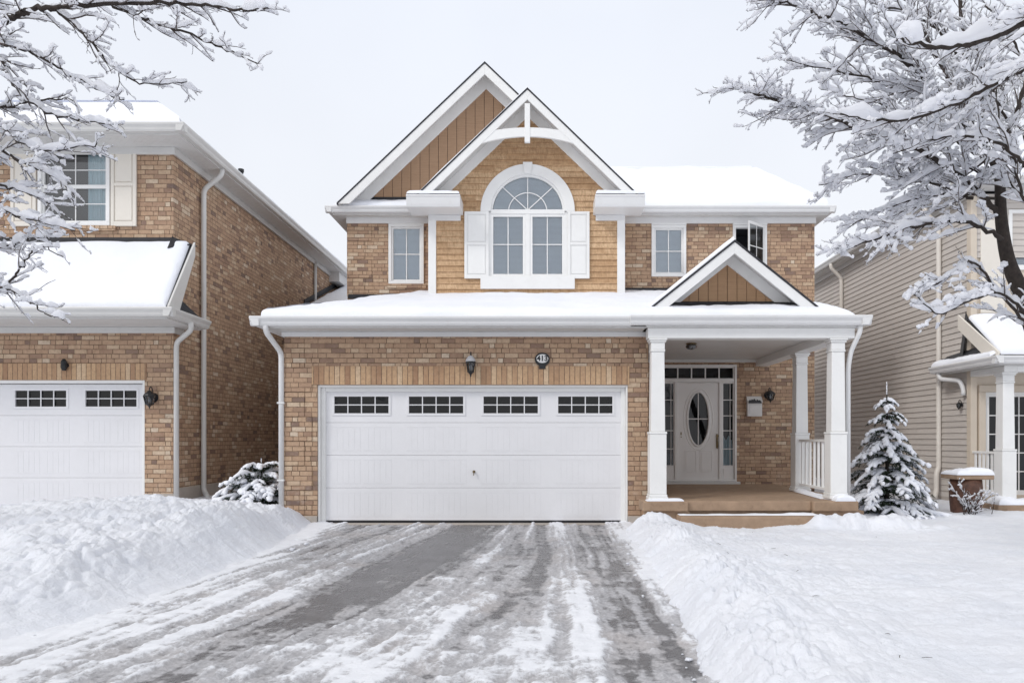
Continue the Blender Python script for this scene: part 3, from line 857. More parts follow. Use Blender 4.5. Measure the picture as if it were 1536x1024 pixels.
def bar(p, q, yy=YB+.012):
    p, q = Vector((p[0], 0, p[1])), Vector((q[0], 0, q[1])); d = (q-p).normalized(); s = Vector((-d.z, 0, d.x))*bw_
    m.slab([Vector((v.x, yy, v.z)) for v in (p-s, q-s, q+s, p+s)], (0, .012, 0))
for a in (45, 90, 135): bar((acx, asp+.04), (acx+(ri-.04)*math.cos(R(a)), asp+(ri-.04)*math.sin(R(a))), YB+.012+a*1e-5)
hp = arcpts(.385, 24)
for i in range(24): bar(hp[i], hp[i+1], YB+.0105)
for s in (-1, 1):
    c = acx+s*(ri+.046)/2; bar((c, awz0+.05), (c, asp-.09), YB+.0120); zz = (awz0+asp)/2
    bar((c-(ri-.046)/2+.05, zz), (c+(ri-.046)/2-.05, zz), YB+.0128)
m.build('glazing_grid', M['white'], aw)
g = MB(); ap = arcpts(ri, N)
g.add([(acx, YB+.03, asp)]+[(x, YB+.03, z) for x, z in ap], [(0, i+1, i+2) for i in range(N)])
g.quad((acx-ri, YB+.03, awz0), (acx+ri, YB+.03, awz0), (acx+ri, YB+.03, asp), (acx-ri, YB+.03, asp)); g.build('pane', M['glass'], aw)
s = MB(); slats(s, acx-ri-.03, acx+ri+.03, awz0-.02, asp+ri+.03, YB+.062); s.build('blind', M['blind'], aw)
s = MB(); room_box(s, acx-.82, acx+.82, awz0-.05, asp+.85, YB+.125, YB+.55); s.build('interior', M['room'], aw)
shutter(H, wx(697, YB), wx(733.5, YB), wz(418.5, YB), wz(318.5, YB), YB-.026, 'white', .52)
shutter(H, wx(851.5, YB), wx(884, YB), wz(418.5, YB), wz(318.5, YB), YB-.026, 'white', .52)
# ---- lower roof over garage and porch
P0 = .268; ez = 3.15; ey0 = 11.0
def rz(y): return ez+P0*(y-ey0)
gl, gr = wx(374, 10.9), wx(946, 10.9)
pl, prr = wx(946, 10.83), wx(1309, 10.83)
gutter_x(H, gl, gr+.02, 11.02, 3.165, 1.12); gutter_x(H, pl, prr, 10.96, 3.17, 1.12)
gutter_y(H, 11.02-.14, YBACK-6, gl+.145, 3.162, 1.12, 'trim', -1)
gutter_y(H, 10.96-.14, 13.6, prr-.145, 3.167, 1.12, 'trim', 1)
m = MB(); m.box(gl+.145, XGR-.1, 11.021, YG+.02, 3.005, 3.03); m.box(gl+.146, XL+.01, YG+.021, 19, 3.004, 3.029)
m.box(XGR-.1, prr-.145, 10.961, 11.06, 3.006, 3.031); m.box(4.62, prr-.146, 11.06, YW, 3.007, 3.032)
m.build('soffit', M['soffit'], H)
m = MB(); m.box(XL-.03, XGR+.0, YG-.05, YG-.001, 2.93, 3.004); m.build('frieze', M['trim'], H, bevel=.006)
hipx = -2.35
xre = prr-.16
m = MB()
ra, rb, rc, rd = Vector((gl+.10, ey0-.03, rz(ey0-.03))), Vector((xre, ey0-.09, rz(ey0-.09))), Vector((xre, YW, rz(YW))), Vector((hipx, YW, rz(YW)))
m.slab([ra, rb, rc, rd], (0,0,-.03)); m.slab([ra, rd, Vector((hipx, 18.5, rz(YW))), Vector((gl+.10, 18.5, ez))], (0,0,-.031))
m.slab([Vector((XL+.001, YW+.001, ez)), Vector((XL+.001, 18.5, ez)), Vector((hipx, 18.5, ez))], (0,0,-.02))
m.build('roof', M['shingle'], H)
up = Vector((0,0,.0))
snow_slab(H, ra+Vector((.03,.06,.01)), rb+Vector((-.02,.05,.01)), rc+Vector((-.02,0,0)), rd, t=.14, n=(190, 50), rnd=(1,1,0,0), r=.15, lump=.035, seed=21)
snow_slab(H, ra+Vector((.03,.06,.01)), rd, Vector((hipx, 18.5, rz(YW))), Vector((gl+.13, 18.5, ez+.01)), t=.14, n=(60, 30), rnd=(0,0,0,1), r=.15, lump=.03, seed=23)
m = MB(); m.prism_x([(10.97, 3.03), (YW, 3.03), (YW, rz(YW)-.032), (10.97, rz(10.97)-.032)], xre-.05, xre-.02); m.build('side_fascia', M['trim'], H)
downspout(H, [(wx(398, 10.95), 10.95, 3.03), (wx(398, 10.95), 11.0, 2.93), (wx(428.5, YG)-.06, YG-.02, 2.68), (wx(428.5, YG)-.06, YG-.02, .2)], .042, straps=[(wx(428.5, YG)-.06, YG-.02, 1.9), (wx(428.5, YG)-.06, YG-.02, .7)])
# ---- porch gable
PX = 3.02; PZ = wz(359, 11.35); ph = 1.36; psl = .80; pzf = PZ-psl*ph
gable(H, PX, PZ, ph, pzf, 11.35, YW, 11.85, bw=.18, snow=(.075,.03), zclip=rz(11.35)+.08, fr=.28)
pby = 11.85; pb0 = rz(pby)+.13
batten_wall(H, PX, PZ-.21, psl, 1.08, pb0+.05, pby-.01, .155)
m = MB(); m.box(PX-1.15, PX+1.15, pby-.035, pby+.02, pb0-.12, pb0+.045); m.build('gable_flashing', M['flash'], H)
m = MB(); m.slab([(PX-1.25, 11.42, rz(11.42)+.1), (PX+1.25, 11.42, rz(11.42)+.1), (PX+1.1, pby-.04, rz(pby)+.165), (PX-1.1, pby-.04, rz(pby)+.165)], (0,0,-.02)); m.build('bare_shingles', M['shingle'], H)
# ---- porch
zf = .42
m = MB(); m.box(1.62, 4.72, 10.99, 11.22, 2.85, 3.004); m.build('porch_beam', M['white'], H, bevel=.006)
m = MB(); m.box(4.47, 4.72, 11.221, YW, 2.851, 3.004); m.build('porch_beam', M['white'], H, bevel=.006)
m = MB(); m.box(XGR+.001, 4.469, 11.221, YW-.001, 2.985, 3.003); m.box(XGR+.002, 4.468, YW-.06, YW-.002, 2.93, 2.984); m.build('porch_ceiling', M['ltrim'], H)
m = MB(); m.box(4.50, XR, 13.25, 13.4, 2.852, 3.003); 
column(H, wx(985.5, 11.12), 11.12, zf+.0, 2.85, 1.46); column(H, wx(1253.5, 11.12), 11.12, zf+.02, 2.85, 1.46); column(H, wx(1200, 13.0), 13.0, zf+.0, 2.85, 1.46)
railing(H, (wx(1250, 11.3), 11.27, 0), (wx(1201, 12.86), 12.86, 0), 1.315, .55, 8)
m = MB(); m.box(XGR+.002, 4.86, 11.3, YW-.002, .05, zf-.004)
m.box(XGR+.002, 4.84, 10.95, 11.3, .0, zf-.15)
m.build('porch_floor', M['stone'], H, bevel=.012)
for a, b, y_, z_ in ((964, 1031.8, 10.82, zf), (1219.2, 1287, 10.82, zf), (1032, 1219, 10.90, zf-.003)):
    m = MB(); m.box(wx(a, 10.85), wx(b, 10.85), y_, 11.299, z_-.15, z_); m.build('porch_coping', M['stone'], H, bevel=.015)
for a, b in ((966, 1034), (1218, 1284)):
    m = MB(); m.box(wx(a, 10.9), wx(b, 10.9), 10.88, 10.949, -.1, zf-.151); m.build('porch_pier', M['stone'], H, bevel=.008)
m = MB(); m.prism_y([(wx(1019, 10.6), -.1), (wx(1232, 10.6), -.1), (wx(1232, 10.6), .225), (wx(1019, 10.6), .225)], 10.5, 10.879); m.build('porch_step', M['stone'], H, bevel=.02)
snow_slab(H, (wx(1021, 10.6), 10.66, .224), (wx(1231, 10.6), 10.66, .224), (wx(1231, 10.6), 10.87, .224), (wx(1021, 10.6), 10.87, .224), t=.012, n=(40, 8), rnd=(1,1,1,1), r=.08, lump=.03, seed=31, overhang=0)
snow_slab(H, (4.37, 10.84, zf-.004), (4.66, 10.84, zf-.004), (4.68, 11.3, zf-.004), (4.35, 11.3, zf-.004), t=.09, n=(20, 20), rnd=(1,1,1,1), r=.12, lump=.05, seed=32)
snow_slab(H, (1.58, 10.84, zf-.004), (2.13, 10.84, zf-.004), (2.13, 11.02, zf-.004), (1.58, 11.02, zf-.004), t=.03, n=(20, 10), rnd=(1,1,1,1), r=.08, lump=.02, seed=33)
snow_slab(H, (4.30, 11.25, zf-.002), (4.58, 11.25, zf-.002), (4.62, 12.8, zf-.002), (4.44, 12.8, zf-.002), t=.05, n=(14, 30), rnd=(1,1,1,1), r=.10, lump=.05, seed=34)
dsx = 4.83
downspout(H, [(wx(1292, 10.9), 10.93, 3.04), (wx(1292, 10.9), 10.95, 2.93), (dsx-.12, 11.12, 2.66), (dsx-.155, 11.13, 2.4), (dsx-.155, 11.13, .45)], .036)
# ---- entrance
fy = YW
o = MB(); frame_boxes(o, dX0, dX1, dZ0+.05, dZ1, .045, fy-.04, fy+.08)
tz = wz(569, YW)
jl, jr = wx(1014.5, YW), wx(1080.5, YW)
o.box(dX0+.045, dX1-.045, fy-.03, fy+.08, tz-.06, tz+.005); o.box(jl-.035, jl+.03, fy-.03, fy+.08, dZ0+.06, tz-.061); o.box(jr-.03, jr+.035, fy-.03, fy+.08, dZ0+.06, tz-.061)
ent = o.build('door_frame', M['frontdoor'], H, bevel=.005)
m = MB(); m.box(dX0-.05, dX1+.06, fy-.10, fy+.1, dZ0-.01, dZ0+.045); m.build('threshold', M['ltrim'], ent, bevel=.008)
m = MB(); frame_boxes(m, dX0+.05, dX1-.05, tz+.006, dZ1-.046, .02, fy-.01, fy+.04)
tr = m.build('transom', M['frontdoor'], H, bevel=.003)
g = MB(); g.quad((dX0+.06, fy+.02, tz+.01), (dX1-.06, fy+.02, tz+.01), (dX1-.06, fy+.02, dZ1-.05), (dX0+.06, fy+.02, dZ1-.05)); g.build('pane', M['darkglass'], tr)
m = MB()
for i in range(1, 5):
    x = dX0+.07+(dX1-dX0-.14)*i/5; m.box(x-.012, x+.012, fy+.0, fy+.019, tz+.027, dZ1-.067)
m.build('glazing_grid', M['frontdoor'], tr)
for (a, b) in ((dX0+.05, jl-.036), (jr+.036, dX1-.05)):
    m = MB(); zb_ = dZ0+.36
    frame_boxes(m, a, b, zb_, tz-.062, .022, fy-.01, fy+.04); m.box(a, b, fy+.0, fy+.04, dZ0+.06, zb_-.001); m.box(a+.03, b-.03, fy-.012, fy-.001, dZ0+.1, zb_-.04)
    sl = m.build('sidelight', M['frontdoor'], H, bevel=.003)
    g = MB(); g.quad((a+.01, fy+.02, zb_), (b-.01, fy+.02, zb_), (b-.01, fy+.02, tz-.06), (a+.01, fy+.02, tz-.06)); g.build('pane', M['darkglass'], sl)
    m = MB()
    for fr_ in (.2, .39, .57, .79):
        z = tz-.08-(tz-.08-zb_)*fr_; m.box(a+.022, b-.022, fy+.003, fy+.019, z-.008, z+.008)
    m.box((a+b)/2+.04, (a+b)/2+.05, fy+.004, fy+.018, zb_+.02, tz-.08)
    m.build('glazing_grid', M['frontdoor'], sl)
# door leaf with an oval light
dx0, dx1, dz0, dz1 = jl+.034, jr-.034, dZ0+.07, tz-.066
ox, oz, ra_, rb_ = wx(1047.5, YW), wz(628, YW), .215, .55
dy = fy+.0
def ell(k, a, b, n=64): t = 2*math.pi*(k+.5)/n; return (ox+a*math.cos(t), oz+b*math.sin(t))
m = MB(); n = 64; inner = [ell(k, ra_, rb_) for k in range(n)]; outer = []
for k in range(n):
    dxx, dzz = inner[k][0]-ox, inner[k][1]-oz
    dxx = dxx*(rb_/ra_)*.45; s = min(((dx1 if dxx > 0 else dx0)-ox)/dxx if abs(dxx) > 1e-6 else 9e9, ((dz1 if dzz > 0 else dz0)-oz)/dzz if abs(dzz) > 1e-6 else 9e9)
    outer.append((ox+dxx*s, oz+dzz*s))
for cxn, czn in ((dx0, dz0), (dx1, dz0), (dx1, dz1), (dx0, dz1)):
    j = min(range(n), key=lambda q: (outer[q][0]-cxn)**2+(outer[q][1]-czn)**2); outer[j] = (cxn, czn)
for k in range(n):
    k2 = (k+1) % n
    m.quad((outer[k][0], dy, outer[k][1]), (outer[k2][0], dy, outer[k2][1]), (inner[k2][0], dy, inner[k2][1]), (inner[k][0], dy, inner[k][1]))
    m.quad((inner[k][0], dy, inner[k][1]), (inner[k2][0], dy, inner[k2][1]), (inner[k2][0], dy+.04, inner[k2][1]), (inner[k][0], dy+.04, inner[k][1]))
fd = m.build('front_door', M['frontdoor'], H)
def oval_ring(mb, a0, a1, y0):
    ring = []
    for k in range(n):
        row = []
        for (aa, yy) in ((a0, dy), (a0-.012, y0), (a1+.012, y0), (a1, dy+.0)):
            x, z = ell(k, ra_+aa, rb_+aa); row.append((x, yy, z))
        ring.append(row)
    for k in range(n):
        k2 = (k+1) % n
        for j in range(3): mb.quad(ring[k][j], ring[k2][j], ring[k2][j+1], ring[k][j+1])
m = MB(); oval_ring(m, .035, -.014, dy-.022); oval_ring(m, .10, .075, dy-.007)
for (a, b) in ((dx0+.13, ox-.035), (ox+.035, dx1-.13)):
    z0_, z1_ = dz0+.17, oz-rb_-.10
    frame_boxes(m, a, b, z0_, z1_, .018, dy-.008, dy-.0005); m.box(a+.035, b-.035, dy-.006, dy-.0004, z0_+.035, z1_-.035)
m.build('door_moulding', M['frontdoor'], fd, smooth=False, bevel=.003)
g = MB(); g.add([(ox, dy+.02, oz)]+[(ell(k, ra_+.01, rb_+.01)[0], dy+.02, ell(k, ra_+.01, rb_+.01)[1]) for k in range(n)], [(0, k+1, (k+1) % n+1) for k in range(n)]); g.build('oval_pane', M['darkglass'], fd)
m = MB(); m.box(ox-.009, ox+.009, dy+.003, dy+.019, oz-rb_+.002, oz+rb_-.002); m.box(ox-ra_+.002, ox+ra_-.002, dy+.004, dy+.0185, oz-.009, oz+.009); m.build('glazing_grid', M['frontdoor'], fd)
hx, hz = wx(1075.5, YW), wz(660, YW)
m = MB(); m.box(hx-.021, hx+.021, dy-.012, dy-.0005, hz-.16, hz+.13); m.tube([(hx, dy-.012, hz+.09), (hx, dy-.035, hz+.09)], .028, 12)
m.tube(smooth_path([(hx, dy-.01, hz+.0), (hx, dy-.065, hz-.03), (hx, dy-.07, hz-.12), (hx, dy-.012, hz-.17)], 4), .011, 8)
m.tube([(hx, dy-.01, hz+.045), (hx, dy-.05, hz+.04)], .012, 8)
m.build('door_handle', M['brass'], fd, bevel=.003)
m = MB(); kx_ = wx(1021.5, YW); m.box(kx_-.012, kx_+.012, dy-.012, dy-.0005, wz(650, YW)-.03, wz(650, YW)+.03); m.tube([(kx_, dy-.012, wz(655, YW)), (kx_, dy-.03, wz(655, YW))], .012, 8); m.build('door_latch', M['brass'], fd)
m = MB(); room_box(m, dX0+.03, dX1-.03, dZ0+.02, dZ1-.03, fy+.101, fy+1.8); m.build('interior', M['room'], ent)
m = MB(); x0_, x1_ = jr+.05, dX1-.06      # sheer curtain low in the right sidelight
vs = []
for i in range(25):
    xx = x0_+(x1_-x0_)*i/24; vs += [(xx, fy+.09+.015*math.sin(i*1.3), dZ0+.2), (xx, fy+.09+.015*math.sin(i*1.3+.4), dZ0+.95+.05*math.sin(i*.5))]
m.add(vs, [(2*i, 2*i+2, 2*i+3, 2*i+1) for i in range(24)]); m.build('curtain', M['curtain'], sl, smooth=True)

# ---- fittings on this house
lantern('black wall lantern with pale cap above the white double garage door of the brick house', wx(707, YG), YG-.001, wz(566, YG), .37, .155, snowcap=True)
lantern('dark wall lantern beside the white mailbox on the brick porch wall', wx(1152, YW), YW-.001, wz(604, YW), .29, .2)
def number_sign():
    cx, cz, y = wx(813.5, YG), wz(539, YG), YG-.0
    t = thing('house_number_sign', 'oval black and white house number sign reading 413 on the brick above the garage door', 'sign', (cx, y, cz))
    def disc(mb, a, b, y0, y1, n=40, dz=0):
        v = [(cx+a*math.cos(2*math.pi*k/n), y0, cz+dz+b*math.sin(2*math.pi*k/n)) for k in range(n)]+[(cx+a*math.cos(2*math.pi*k/n), y1, cz+dz+b*math.sin(2*math.pi*k/n)) for k in range(n)]
        mb.add(v, [tuple(range(n)), tuple(range(2*n-1, n-1, -1))]+[(k, k+n, (k+1) % n+n, (k+1) % n) for k in range(n)])
    m = MB(); disc(m, .118, .105, y-.03, y-.001); m.box(cx-.05, cx+.05, y-.0295, y-.001, cz-.15, cz-.07); m.build('backing', M['black_metal'], t, bevel=.004)
    m = MB(); disc(m, .092, .068, y-.038, y-.0305, dz=.01); m.build('face', M['white'], t)
    m = MB(); disc(m, .100, .076, y-.0362, y-.0305, dz=.01); m.build('rim', M['black_metal'], t)
    c = bpy.data.curves.new('number', 'FONT'); c.body = '413'; c.size = .115; c.align_x = 'CENTER'; c.align_y = 'CENTER'; c.extrude = .0015; c.offset = .0035
    o = bpy.data.objects.new('number', c); COL.objects.link(o); c.materials.append(M['black_metal'])
    o.rotation_euler = (R(90), 0, 0); o.location = (cx, y-.0402, cz+.01)
    bpy.context.view_layer.update()
    me = bpy.data.meshes.new_from_object(o.evaluated_get(bpy.context.evaluated_depsgraph_get())); me.name = 'number'
    me.transform(Matrix.Translation(o.location) @ Matrix.Rotation(R(90), 4, 'X')); bpy.data.objects.remove(o)
    o = bpy.data.objects.new('number', me); COL.objects.link(o)
    if not me.materials: me.materials.append(M['black_metal'])
    adopt(o, t)
number_sign()
def mailbox():
    x0, x1 = wx(1119, YW), wx(1141, YW); z0, z1 = wz(624.5, YW), wz(594, YW); y = YW
    t = thing('mailbox', 'white wall mailbox with dark silhouette band on the brick beside the front door', 'mailbox', ((x0+x1)/2, y, z0))
    m = MB(); zl = z0+(z1-z0)*.68
    m.box(x0, x1, y-.11, y-.001, z0, zl); m.build('box', M['mail'], t, bevel=.01)
    m = MB(); m.prism_x([(y-.001, z1), (y-.05, z1-.01), (y-.125, zl+.03), (y-.125, zl+.003), (y-.001, zl+.003)], x0-.006, x1+.006); m.build('lid', M['mail'], t, bevel=.006)
    m = MB(); yb = y-.113; zb = zl-.006
    prof = [0, .03, .045, .03, .06, .02, .05, .07, .04, .06, .03, .05, .02]
    n_ = len(prof)-1
    poly = [(x0+.02, zb-.012)]+[(x1-.02, zb-.012)]+[(x1-.02-(x1-x0-.04)*i/n_, zb+.012+prof[i]) for i in range(n_+1)]
    m.prism_y(poly, y-.138, y-.1265); m.build('silhouette', M['black_metal'], t)
    m = MB(); m.box(x0+.04, x1-.04, y-.116, y-.1105, z0+.04, zl-.05); m.build('front_panel', M['mail'], t, bevel=.003)
mailbox()
def ceiling_light():
    c = at(1037, 524, 12.6); zc = 2.984
    t = thing('ceiling_light', 'small clear glass ceiling light under the porch roof', 'light', (c.x, c.y, zc))
    m = MB(); m.lathe(c.x, c.y, [(.09, zc), (.09, zc-.02), (.07, zc-.028)], 20); m.build('base', M['brass'], t)
    m = MB(); m.lathe(c.x, c.y, [(.085, zc-.029), (.10, zc-.05), (.08, zc-.09), (.02, zc-.11)], 12); m.build('shade', M['lampglass'], t)
ceiling_light()
# ================================================================ brick house on the left
LY, LX = 12.2, -6.1; LYB = 27.0; LFAR = -15.0
L = thing('brick_house', 'left brick house with cream shutters, snowy lower roof and long brick side wall', 'house', (-9, LY, .1))
l_gx1 = wx(217, LY); l_gx0 = l_gx1-4.9; l_gz1 = wz(570, LY)
l_w = (wx(58, LY), wx(166, LY), wz(339, LY), wz(221, LY))
wall_front('wall', M['brick'], L, LFAR, LX, .0, 6.22, LY, [(l_gx0, l_gx1, .0, l_gz1), (l_w[0]+.02, l_w[1]-.02, l_w[2]+.02, l_w[3]-.02)], .14)
m = MB(); m.quad((LX, LY, 0), (LX, LYB, 0), (LX, LYB, 6.25), (LX, LY, 6.25)); m.quad((LFAR, LY, 0), (LFAR, LYB, 0), (LFAR, LYB, 6.25), (LFAR, LY, 6.25)); m.quad((LFAR, LYB, 0), (LX, LYB, 0), (LX, LYB, 6.25), (LFAR, LYB, 6.25))
m.build('side_wall', M['brick'], L)
m = MB(); m.box(l_gx1, LX+.02, LY-.02, LY+.1, -.2, wz(738, LY)-.02); m.box(LX-.1, LX+.02, LY+.101, LYB, -.2, .52); m.build('foundation', M['concrete'], L, bevel=.01)
m = MB(); m.box(l_gx0-.1, l_gx1+.03, LY-.013, LY+.05, l_gz1+.004, wz(545, LY)); m.build('soldier_course', M['soldier'], L, bevel=.003)
# garage door
ldy = LY+.11
f = MB(); f.box(l_gx1-.04, l_gx1, LY, ldy+.05, .0, l_gz1); f.box(l_gx0, l_gx0+.04, LY, ldy+.05, .0, l_gz1); f.box(l_gx0+.04, l_gx1-.04, LY, ldy+.05, l_gz1-.05, l_gz1); f.build('door_casing', M['white'], L, bevel=.006)
garage_door(L, l_gx1-.03-4.72, l_gx1-.03, .17, l_gz1-.06, ldy)
# upper window with curtain, shutters
window(L, *l_w, LY, fw=.06, nx=2, nz=4, cover='curtain', sash=.03, bars=.014)
m = MB(); zc = (l_w[2]+l_w[3])/2; m.box(l_w[0]+.06, l_w[1]-.06, LY-.005, LY+.03, zc-.03, zc+.03); m.build('window_rail', M['white'], L, bevel=.004)
m = MB(); m.box(l_w[0]-.05, l_w[1]+.10, LY-.045, LY+.02, l_w[2]-.085, l_w[2]-.004); m.build('window_ledge', M['brick'], L, bevel=.004)
shutter(L, wx(168, LY), wx(206, LY), wz(340, LY), wz(220, LY), LY-.004, 'shutter', .52)
shutter(L, wx(18, LY), wx(56, LY), wz(340, LY), wz(220, LY), LY-.004, 'shutter', .52)
# eaves
lex, ley, lez = wx(276, 11.55)-.13, 11.67, wz(183, 11.55)
gutter_x(L, LFAR-.4, lex+.13, ley, lez, 1.05, 'ltrim'); gutter_y(L, ley-.13, LYB+.4, lex, lez-.003, 1.05, 'ltrim', 1)
m = MB(); m.box(LFAR, lex, ley+.001, LY+.01, lez-.15, lez-.125); m.box(LX-.01, lex, LY+.011, LYB, lez-.151, lez-.126); m.build('soffit', M['soffit'], L)
m = MB(); m.box(LFAR, LX+.03, LY-.045, LY-.001, 6.06, lez-.151); m.box(LX+.001, LX+.045, LY-.044, LYB, 6.061, lez-.152); m.build('frieze', M['ltrim'], L, bevel=.005)
m = MB(); m.box(LX+.0, LX+.30, 21.2, LYB, lez-.42, lez-.153); m.build('dropped_soffit', M['soffit'], L)
# roof: steep lower skirt, then a shallow deck
hx_, hy_ = wx(236, 12.5), 12.5; hz_ = wz(165, 12.5)
LFl = LFAR-.3
m = MB()
a, b, c, d = Vector((LFl, ley-.03, lez-.01)), Vector((lex+.05, ley-.03, lez-.01)), Vector((hx_, hy_, hz_)), Vector((LFl, hy_, hz_))
m.slab([a, b, c, d], (0,0,-.03))
b2, c2 = Vector((lex+.05, LYB+.3, lez-.01)), Vector((hx_, LYB-.6, hz_))
m.slab([b, b2, c2, c], (0,0,-.03)); m.slab([d, c, c2, Vector((LFl, LYB-.6, hz_))], (0,0,-.03))
m.build('roof', M['shingle'], L)
snow_slab(L, a+Vector((0,.05,0)), b+Vector((-.03,.05,0)), c, d, t=.14, n=(60, 14), rnd=(1,0,0,0), r=.14, lump=.008, seed=41)
snow_slab(L, b+Vector((-.05,.06,0)), b2, c2, c, t=.13, n=(90, 14), rnd=(1,0,0,0), r=.12, lump=.03, seed=42)
snow_slab(L, d+Vector((0,-.06,0)), c+Vector((.03,-.06,0)), c2, Vector((LFl, LYB-.6, hz_)), t=.135, n=(30, 30), rnd=(0,0,0,0), r=.14, lump=.008, seed=43)
vp = at(371, 268, 14.9)
m = MB(); m.tube([(vp.x-.25, 15.2, vp.z-.35), (vp.x-.25, 15.2, vp.z+.24)], .045, 10); m.tube([(vp.x-.25, 15.2, vp.z+.241), (vp.x-.25, 15.2, vp.z+.30)], .06, 10); m.build('vent_pipe', M['black_metal'], L)
# lower roof over the garage, turning the corner
pe, pz0, pz1 = 11.35, wz(462, 11.3), wz(366, LY)
xr_ = wx(251, 11.35)
m = MB()
A, B, C, D = Vector((LFAR, pe, pz0)), Vector((xr_, pe, pz0)), Vector((xr_-.02, LY+.0, pz1)), Vector((LFAR, LY, pz1))
m.slab([A, B, C, D], (0,0,-.03)); m.build('lower_roof', M['shingle'], L)
snow_slab(L, A+Vector((0,.02,.0)), B+Vector((-.03,.02,0)), C+Vector((-.03,-.03,-.04)), D+Vector((0,-.03,-.04)), t=.13, n=(70, 30), rnd=(1,1,1,0), r=.12, lump=.025, seed=44)
m = MB(); m.prism_x([(pe-.01, pz0-.02), (pe-.01, pz0+.05), (LY-.0, pz1+.03), (LY+.0, pz1-.20), (pe+.30, pz0-.02)], xr_+.001, xr_+.035); m.build('rake_board', M['ltrim'], L, bevel=.004)
m = MB(); m.box(LFAR, LX+.02, LY-.035, LY-.001, pz1-.04, pz1+.10)
m.slab([(LX, LY-.04, pz1+.12), (LX+.03, LY-.04, pz1+.10), (xr_-.02, LY+.22, pz1+.02), (xr_-.02, LY-.06, pz1-.03), (LX, LY-.2, pz1-.12)], (0,.012,0))
m.build('wall_flashing', M['flash'], L)
gz = wz(460, 11.2)
gutter_x(L, LFAR, wx(258, 11.2)+.0, 11.33, gz, 1.1, 'ltrim'); gutter_y(L, 11.33-.135, 12.55, wx(258, 11.2)-.14, gz-.003, 1.1, 'ltrim', 1)
gcx = wx(258, 11.2)
m = MB(); m.box(LFAR, gcx-.14, 11.331, LY, gz-.16, gz-.135); m.box(LX, gcx-.141, LY+.001, 12.54, gz-.161, gz-.136); m.build('soffit', M['soffit'], L)
m = MB(); m.box(LFAR, LX+.03, LY-.04, LY-.001, gz-.26, gz-.162); m.box(LX+.001, LX+.04, LY-.039, 12.5, gz-.261, gz-.163); m.build('frieze', M['ltrim'], L, bevel=.005)
m = MB(); m.slab([(gcx-.1, 11.45, gz-.02), (gcx-.1, 12.5, gz-.02), (LX+.01, 12.5, gz+.33), (LX+.01, 11.8, gz+.45)], (0,0,-.03)); m.build('corner_roof', M['shingle'], L)
downspout(L, [(wx(286, 11.9), 11.9, gz-.12), (wx(285, 11.9), 11.95, gz-.24), (LX+.07, 12.16, gz-.42), (LX+.07, 12.16, .25)], .042, 'ltrim')
sx = LX+.07
downspout(L, [(lex+.02, 13.2, lez-.12), (lex+.0, 13.2, lez-.25), (sx, 13.15, lez-.52), (sx, 13.15, .42), (sx+.16, 12.98, .30)], .045, 'ltrim')
downspout(L, [(sx-.02, 19.75, lez-.2), (sx-.02, 19.75, 4.2)], .04, 'ltrim')
# snowy roof of the rear addition
m = MB(); m.box(LX+.001, -4.5, 19.8, 25.5, 0, 4.9); m.build('rear_addition', M['brick'], L)
m = MB(); m.slab([(LX+.002, 19.0, 4.75), (-4.2, 19.0, 4.75), (-4.2, 22.5, 6.02), (LX+.002, 22.5, 6.02)], (0,0,-.03)); m.build('rear_roof', M['shingle'], L)
snow_slab(L, (LX+.10, 19.0, 4.75), (-4.25, 19.0, 4.75), (-4.25, 22.5, 6.0), (LX+.12, 22.5, 6.0), t=.16, n=(20, 20), rnd=(1,1,1,1), r=.2, lump=.02, seed=45)
m = MB(); m.slab([(LX+.02, 18.9, 4.8), (LX+.02, 22.5, 6.12), (LX+.02, 22.5, 6.26), (LX+.02, 18.9, 4.94)], (.02,0,0)); m.build('wall_flashing', M['flash'], L)
lantern('black wall lantern on the brick pier right of the left house garage door', wx(231, LY), LY-.001, wz(613, LY), .34, .19)
fx, fz = wx(100, LY), wz(548, LY)
t = thing('floodlight', 'small dark outdoor light on the brick above the left house garage door', 'light', (fx, LY, fz))
m = MB(); m.tube([(fx, LY-.015, fz), (fx, LY-.04, fz)], .05, 12); m.build('base', M['black_metal'], t)
m = MB(); m.lathe(fx, LY-.07, [(.02, fz+.1), (.045, fz+.06), (.05, fz-.04), (.03, fz-.09)], 12); m.build('lamp_head', M['black_metal'], t)

# ================================================================ taupe house on the right
RY0, RX = 14.4, 8.47; RYB = 30.0; RFAR = 17.0
T = thing('siding_house', 'taupe horizontal siding house on the right with a white columned porch and snowy porch roof', 'house', (12, RY0, 0))
rez = 6.25
lap('siding', 'taupe', T, lambda s, o, z: (RX-o, s, z), .15, rez-.12, .12, .02, lambda z: RY0, lambda z: RYB)
wdx0, wdx1, wdz0, wdz1 = wx(1467, RY0), wx(1467, RY0)+2.4, .12, wz(578, RY0)
uw = (wx(1512, RY0), wx(1512, RY0)+1.5, wz(405, RY0), wz(338, RY0)+.3)
wall_front('wall', M['beige'], T, RX, RFAR, .0, rez-.1, RY0+.01, [(wdx0+.02, wdx1-.02, wdz0, wdz1-.02), (uw[0]+.02, uw[1]-.02, uw[2]+.02, uw[3]-.02)], .1)
lap('front_siding', 'taupe', T, lambda s, o, z: (s, RY0-.002-o, z), 4.9, rez-.1, .12, .02, lambda z: RX+.1, lambda z: RFAR)
m = MB(); m.quad((RX, RYB, 0), (RFAR, RYB, 0), (RFAR, RYB, rez), (RX, RYB, rez)); m.quad((RFAR, RY0, 0), (RFAR, RYB, 0), (RFAR, RYB, rez), (RFAR, RY0, rez)); m.build('side_wall', M['beige'], T)
m = MB(); m.box(RX-.035, RX+.09, RY0-.04, RY0+.10, .1, rez-.13); m.build('corner_board', M['beige'], T, bevel=.006)
